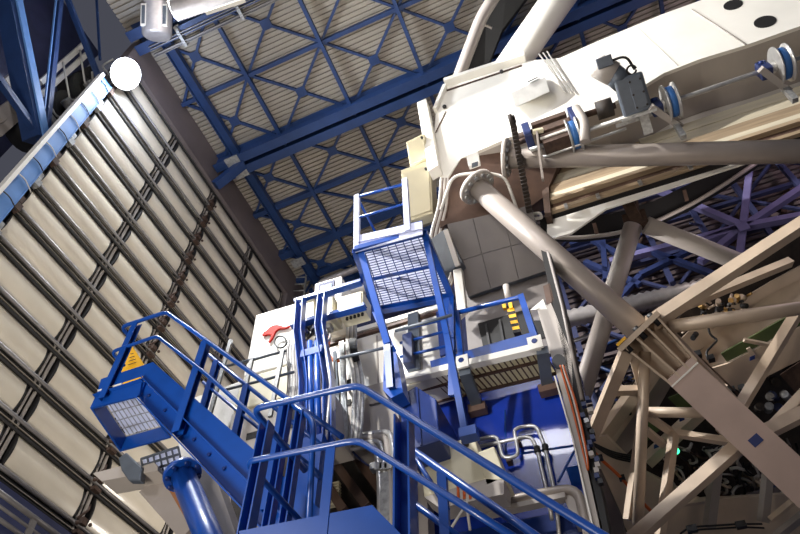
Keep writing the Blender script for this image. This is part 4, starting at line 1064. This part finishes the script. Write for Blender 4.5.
# concave shell upper right
b = MB(); us = []
for i in range(9):
    f = i / 8
    a = T(690 + 150 * f, 360 - 95 * f - 14 * math.sin(f * 3.14), .0227 - .0006 * math.sin(f * 3.14)); c_ = T(725 + 120 * f, 388 - 110 * f, .0215)
    us += [a, a.lerp(c_, .5) + V((.1, .2, .3)), c_]
b.add(us, [(3 * i + j, 3 * i + 3 + j, 3 * i + 4 + j, 3 * i + 1 + j) for i in range(8) for j in range(2)], True); b.build('shell', 'cell', t)
b = MB(); b.prism([T(*p, .0224) for p in ((668, 352), (690, 330), (770, 282), (830, 250), (830, 268), (760, 305), (700, 350), (688, 372))], D3 * .3); b.build('shell_rim', 'cell', t)
MB().prism([T(*p, .0213) for p in ((721, 354), (785, 318), (830, 290), (830, 312), (790, 330), (727, 362))], D3 * .3).build('window_band', 'green', t)
MB().prism([T(*p, .0212) for p in ((727, 364), (790, 332), (830, 312), (830, 345), (770, 375), (742, 392), (700, 372))], D3 * .3).build('lower_band', 'cell', t)
MB().prism([T(*p, .0214) for p in ((775, 352), (790, 344), (815, 360), (806, 392), (786, 380))], D3 * .2).build('opening', 'black', t)
MB().prism([T(*p, .0210) for p in ((780, 375), (800, 362), (815, 370), (808, 390), (795, 392))], D3 * .2).build('motor_cover', 'rust', t)
cb((744, 340), (770, 345), .0211, .0211, .08, .06); cb((748, 348), (756, 358), .0211, .0211, .08, .06)
# lower left shell, floor
MB().prism([T(*p, .0212) for p in ((584, 440), (606, 436), (640, 470), (700, 500), (830, 492), (830, 560), (640, 560), (622, 520))], D3 * .3).build('floor_plate', 'cell', t)
MB().prism([T(*p, .0210) for p in ((575, 420), (586, 440), (622, 520), (628, 560), (612, 560), (600, 500))], D3 * .5).build('outer_wall', 'wallgrey', t)
MB().prism([T(*p, .0216) for p in ((668, 398), (684, 392), (700, 412), (690, 420))], D3 * .2).build('window_band', 'green', t)
MB().prism([T(*p, .0216) for p in ((640, 422), (652, 412), (660, 430), (644, 444))], D3 * .2).build('window_band', 'green', t)
cb((646, 462), (708, 404), .0214, .0212, .3, .2); cb((600, 440), (636, 390), .0218, .0216, .3, .2)
# bolted bracket and big diagonal girder
gA, gB = T(641, 334, .0190), T(840, 520, .0168)
d = (gB - gA).normalized()
side = d.cross(ray(700, 400)).normalized(); up2 = side.cross(d)
gd = MB(); gd.hexa(gA + d * .9 - side * .32 - up2 * .2, gB - gA, side * .64, up2 * .4); g = gd.build('girder', 'cellpink', t)
MB().prism([gA - side * .42 + up2 * .25, gA + side * .42 + up2 * .25, gA + side * .32 + d * 1.0 + up2 * .17, gA - side * .32 + d * 1.0 + up2 * .17], up2 * .05).build('bracket_plate', 'cell', t)
for s in (-1, -.33, .33, 1):
    MB().prism([gA + side * .4 * s - up2 * .33, gA + side * .4 * s + up2 * .33, gA + side * .31 * s + d * 1.0 + up2 * .2, gA + side * .31 * s + d * 1.0 - up2 * .2], side * .04).build('rib', 'cell', t)
MB().hexa(gA - d * .1 - side * .5 - up2 * .42, d * .1, side * 1.0, up2 * .84).build('end_plate', 'cell', t)
for s in (-.36, 0, .36):
    for u in (-.3, .3):
        c = gA + side * s + up2 * u * .9; MB().cyl(c - d * .16, c + d * .12, .06, 10).build('bolt', 'cable', t)
MB().hexa(gA - d * .16 - side * .46 - up2 * .46, d * .05, side * .22, up2 * .1).build('marker', 'yellow', t)
MB().hexa(gA + d * 1.02 - side * .32 - up2 * .22, d * .03, side * .64, up2 * .02).build('seam', 'white', t)
for a in ((754, 443),):
    p = T(*a, .0173) - up2 * .0; 
    pc = gA + d * ((p - gA).dot(d)) - up2 * .212
    MB().hexa(pc - side * .09 - d * .08, d * .16, side * .2, up2 * .01).build('label_plate', 'bluedeep', t)
for a, ta in (((750, 361), .0208), ((779, 346.5), .0208), ((679.5, 422), .0209), ((654, 449), .0209)):
    p = T(*a, ta); MB().hexa(p, T(a[0] + 5, a[1] - 2, ta) - p, T(a[0], a[1] - 4, ta) - p, (0, .02, .02)).build('label_plate', 'bluedeep', t)
# lattice members
cb((650, 324), (830, 206), .0189, .0205, .24, .24)
cb((668, 312), (790, 262), .0196, .0212, .17, .16)
ct((667, 327), (830, 304), .0190, .0190, .13)
for k, (x, y) in enumerate(((662, 330), (672, 334))): cb((x, y), (x + 86, y + 92), .0193, .0186, .12, .14)
cb((737, 412), (800, 308), .0186, .0200, .2, .18)
cb((772, 428), (812, 386), .0186, .0192, .2, .18)
cb((627, 350), (590, 440), .0190, .0205, .24, .14); cb((632, 352), (643, 392), .0191, .0200, .16, .12)
cb((612, 391), (642, 390), .0200, .0200, .16, .14)
ct((645, 352), (638, 525), .0192, .0190, .105)
cb((641, 425), (628, 520), .0204, .0192, .14, .14)
ct((645, 412), (716, 413), .0195, .0186, .1)
cb((648, 416), (674, 434), .0196, .0196, .14, .1); cb((674, 433), (738, 443), .0196, .0184, .15, .12); cb((646, 430), (665, 446), .02, .02, .14, .1)
cb((674, 433), (660, 535), .0195, .0186, .15, .14)
cb((632, 540), (744, 441), .0178, .0182, .22, .22); cb((758, 436), (830, 400), .0180, .0186, .22, .22)
cb((716, 470), (709, 528), .0198, .0194, .2, .14, 'grey'); cb((769, 464), (763, 522), .0202, .0198, .18, .14, 'grey')
cb((670, 505), (706, 500), .0205, .0205, .1, .1); cb((770, 520), (812, 486), .0195, .0195, .12, .1); cb((772, 540), (815, 506), .0195, .0195, .25, .1, 'grey')
cb((778, 430), (768, 440), .0188, .0188, .1, .1)
b = MB(); b.ball(T(676, 451, .0205), .07, 8); b.build('status_light', 'led', t)
# hoses and small fittings inside the cell
rnd = random.Random(3)
for k in range(95):
    x, y = rnd.uniform(672, 790), rnd.uniform(432, 505)
    if y < 520 - (x - 640) * .9 - 20: continue
    a = rnd.uniform(0, 6.28); L = rnd.uniform(8, 22)
    pts = [T(x + L * math.cos(a) * f + 6 * math.sin(f * 5 + k), y + L * math.sin(a) * f + 5 * math.cos(f * 4 + k), .0222 - .0006 * math.sin(f * 3)) for f in (0, .25, .5, .75, 1)]
    MB().bent(pts, rnd.choice([.02, .028, .035]), .2, 6).build('hose', rnd.choice(['cable', 'cablew', 'cablew', 'cell', 'rust', 'grey']), t)
for k in range(52):
    f = rnd.random(); x, y = 690 + 48 * f + rnd.uniform(-8, 10), 328 - 28 * f + rnd.uniform(-9, 9)
    p = T(x, y, .0221); r_ = T(x + rnd.uniform(-6, 6), y + rnd.uniform(-5, 5), .0219)
    MB().tube([p, r_], rnd.choice([.03, .06]), 7).build('fitting', rnd.choice(['brass', 'brass', 'cable', 'cell', 'galv']), t)
for k in range(40):
    f = rnd.random(); x, y = 618 + 18 * f + rnd.uniform(-7, 7), 415 - 40 * f + rnd.uniform(-10, 10)
    p = T(x, y, .0222); r_ = T(x + rnd.uniform(-6, 6), y + rnd.uniform(-5, 5), .0220)
    MB().tube([p, r_], rnd.choice([.025, .045]), 7).build('fitting', rnd.choice(['brass', 'dark', 'cable', 'galv', 'trussblue']), t)
for k in range(4):
    a, b_ = (684 + k * 5, 350 + k * 2), (738 + k * 4, 412 - k * 2)
    MB().tube([T(*a, .0207), T(*b_, .0203)], .02, 6).build('pipe', ('dark', 'galv', 'cell', 'brown')[k], t)
for x, y in ((698, 354), (711, 358), (732, 390), (742, 388), (760, 383), (704, 367)):
    p = T(x, y, .0205); MB().box(p.x - .06, p.x + .06, p.y - .05, p.y + .08, p.z - .06, p.z + .06).build('clamp', 'cable', t)
for k in range(10):
    x, y = 755 + rnd.uniform(0, 40), 385 + rnd.uniform(-8, 28)
    p = T(x, y, .0216); b = MB(); b.cyl(p, T(x + rnd.uniform(-5, 5), y + rnd.uniform(-5, 5), .0213), .09, 10); b.build('actuator', rnd.choice(['gear', 'dark', 'galv', 'trussblue', 'brown']), t)
MB().bent([T(708, 326, .0216), T(710, 335, .0216), T(718, 340, .0215), T(706, 352, .0212), T(708, 360, .0211)], .025, .15, 6).build('hose', 'cable', t)
MB().bent([T(583, 436, .0208), T(596, 455, .0205), T(622, 478, .0204), T(640, 500, .0202), T(652, 512, .0202)], .035, .4, 8).build('hose', 'orange', t)
for x, y in ((622, 478), (600, 458)):
    p = T(x, y, .0204); MB().box(p.x - .06, p.x + .06, p.y - .05, p.y + .05, p.z - .05, p.z + .05).build('clamp', 'cable', t)
for k in range(4): MB().bent([T(589 + k, 441 + k, .0208), T(612, 452 + k * 2, .0207), T(632, 456 + k * 2, .0206)], .02, .4, 6).build('hose', 'cable', t)
MB().bent([T(680, 534, .0186), T(690, 527, .0186), T(740, 524, .0186), T(762, 524, .0186)], .018, .1, 6).build('hose', 'cable', t)
MB().bent([T(685, 540, .0186), T(694, 530, .0186), T(742, 527, .0186), T(764, 528, .0186)], .018, .1, 6).build('hose', 'cable', t)
for x, y in ((692, 529), (741, 525)):
    p = T(x, y, .0185); MB().box(p.x - .09, p.x + .09, p.y - .05, p.y + .05, p.z - .06, p.z + .06).build('clamp', 'cable', t)
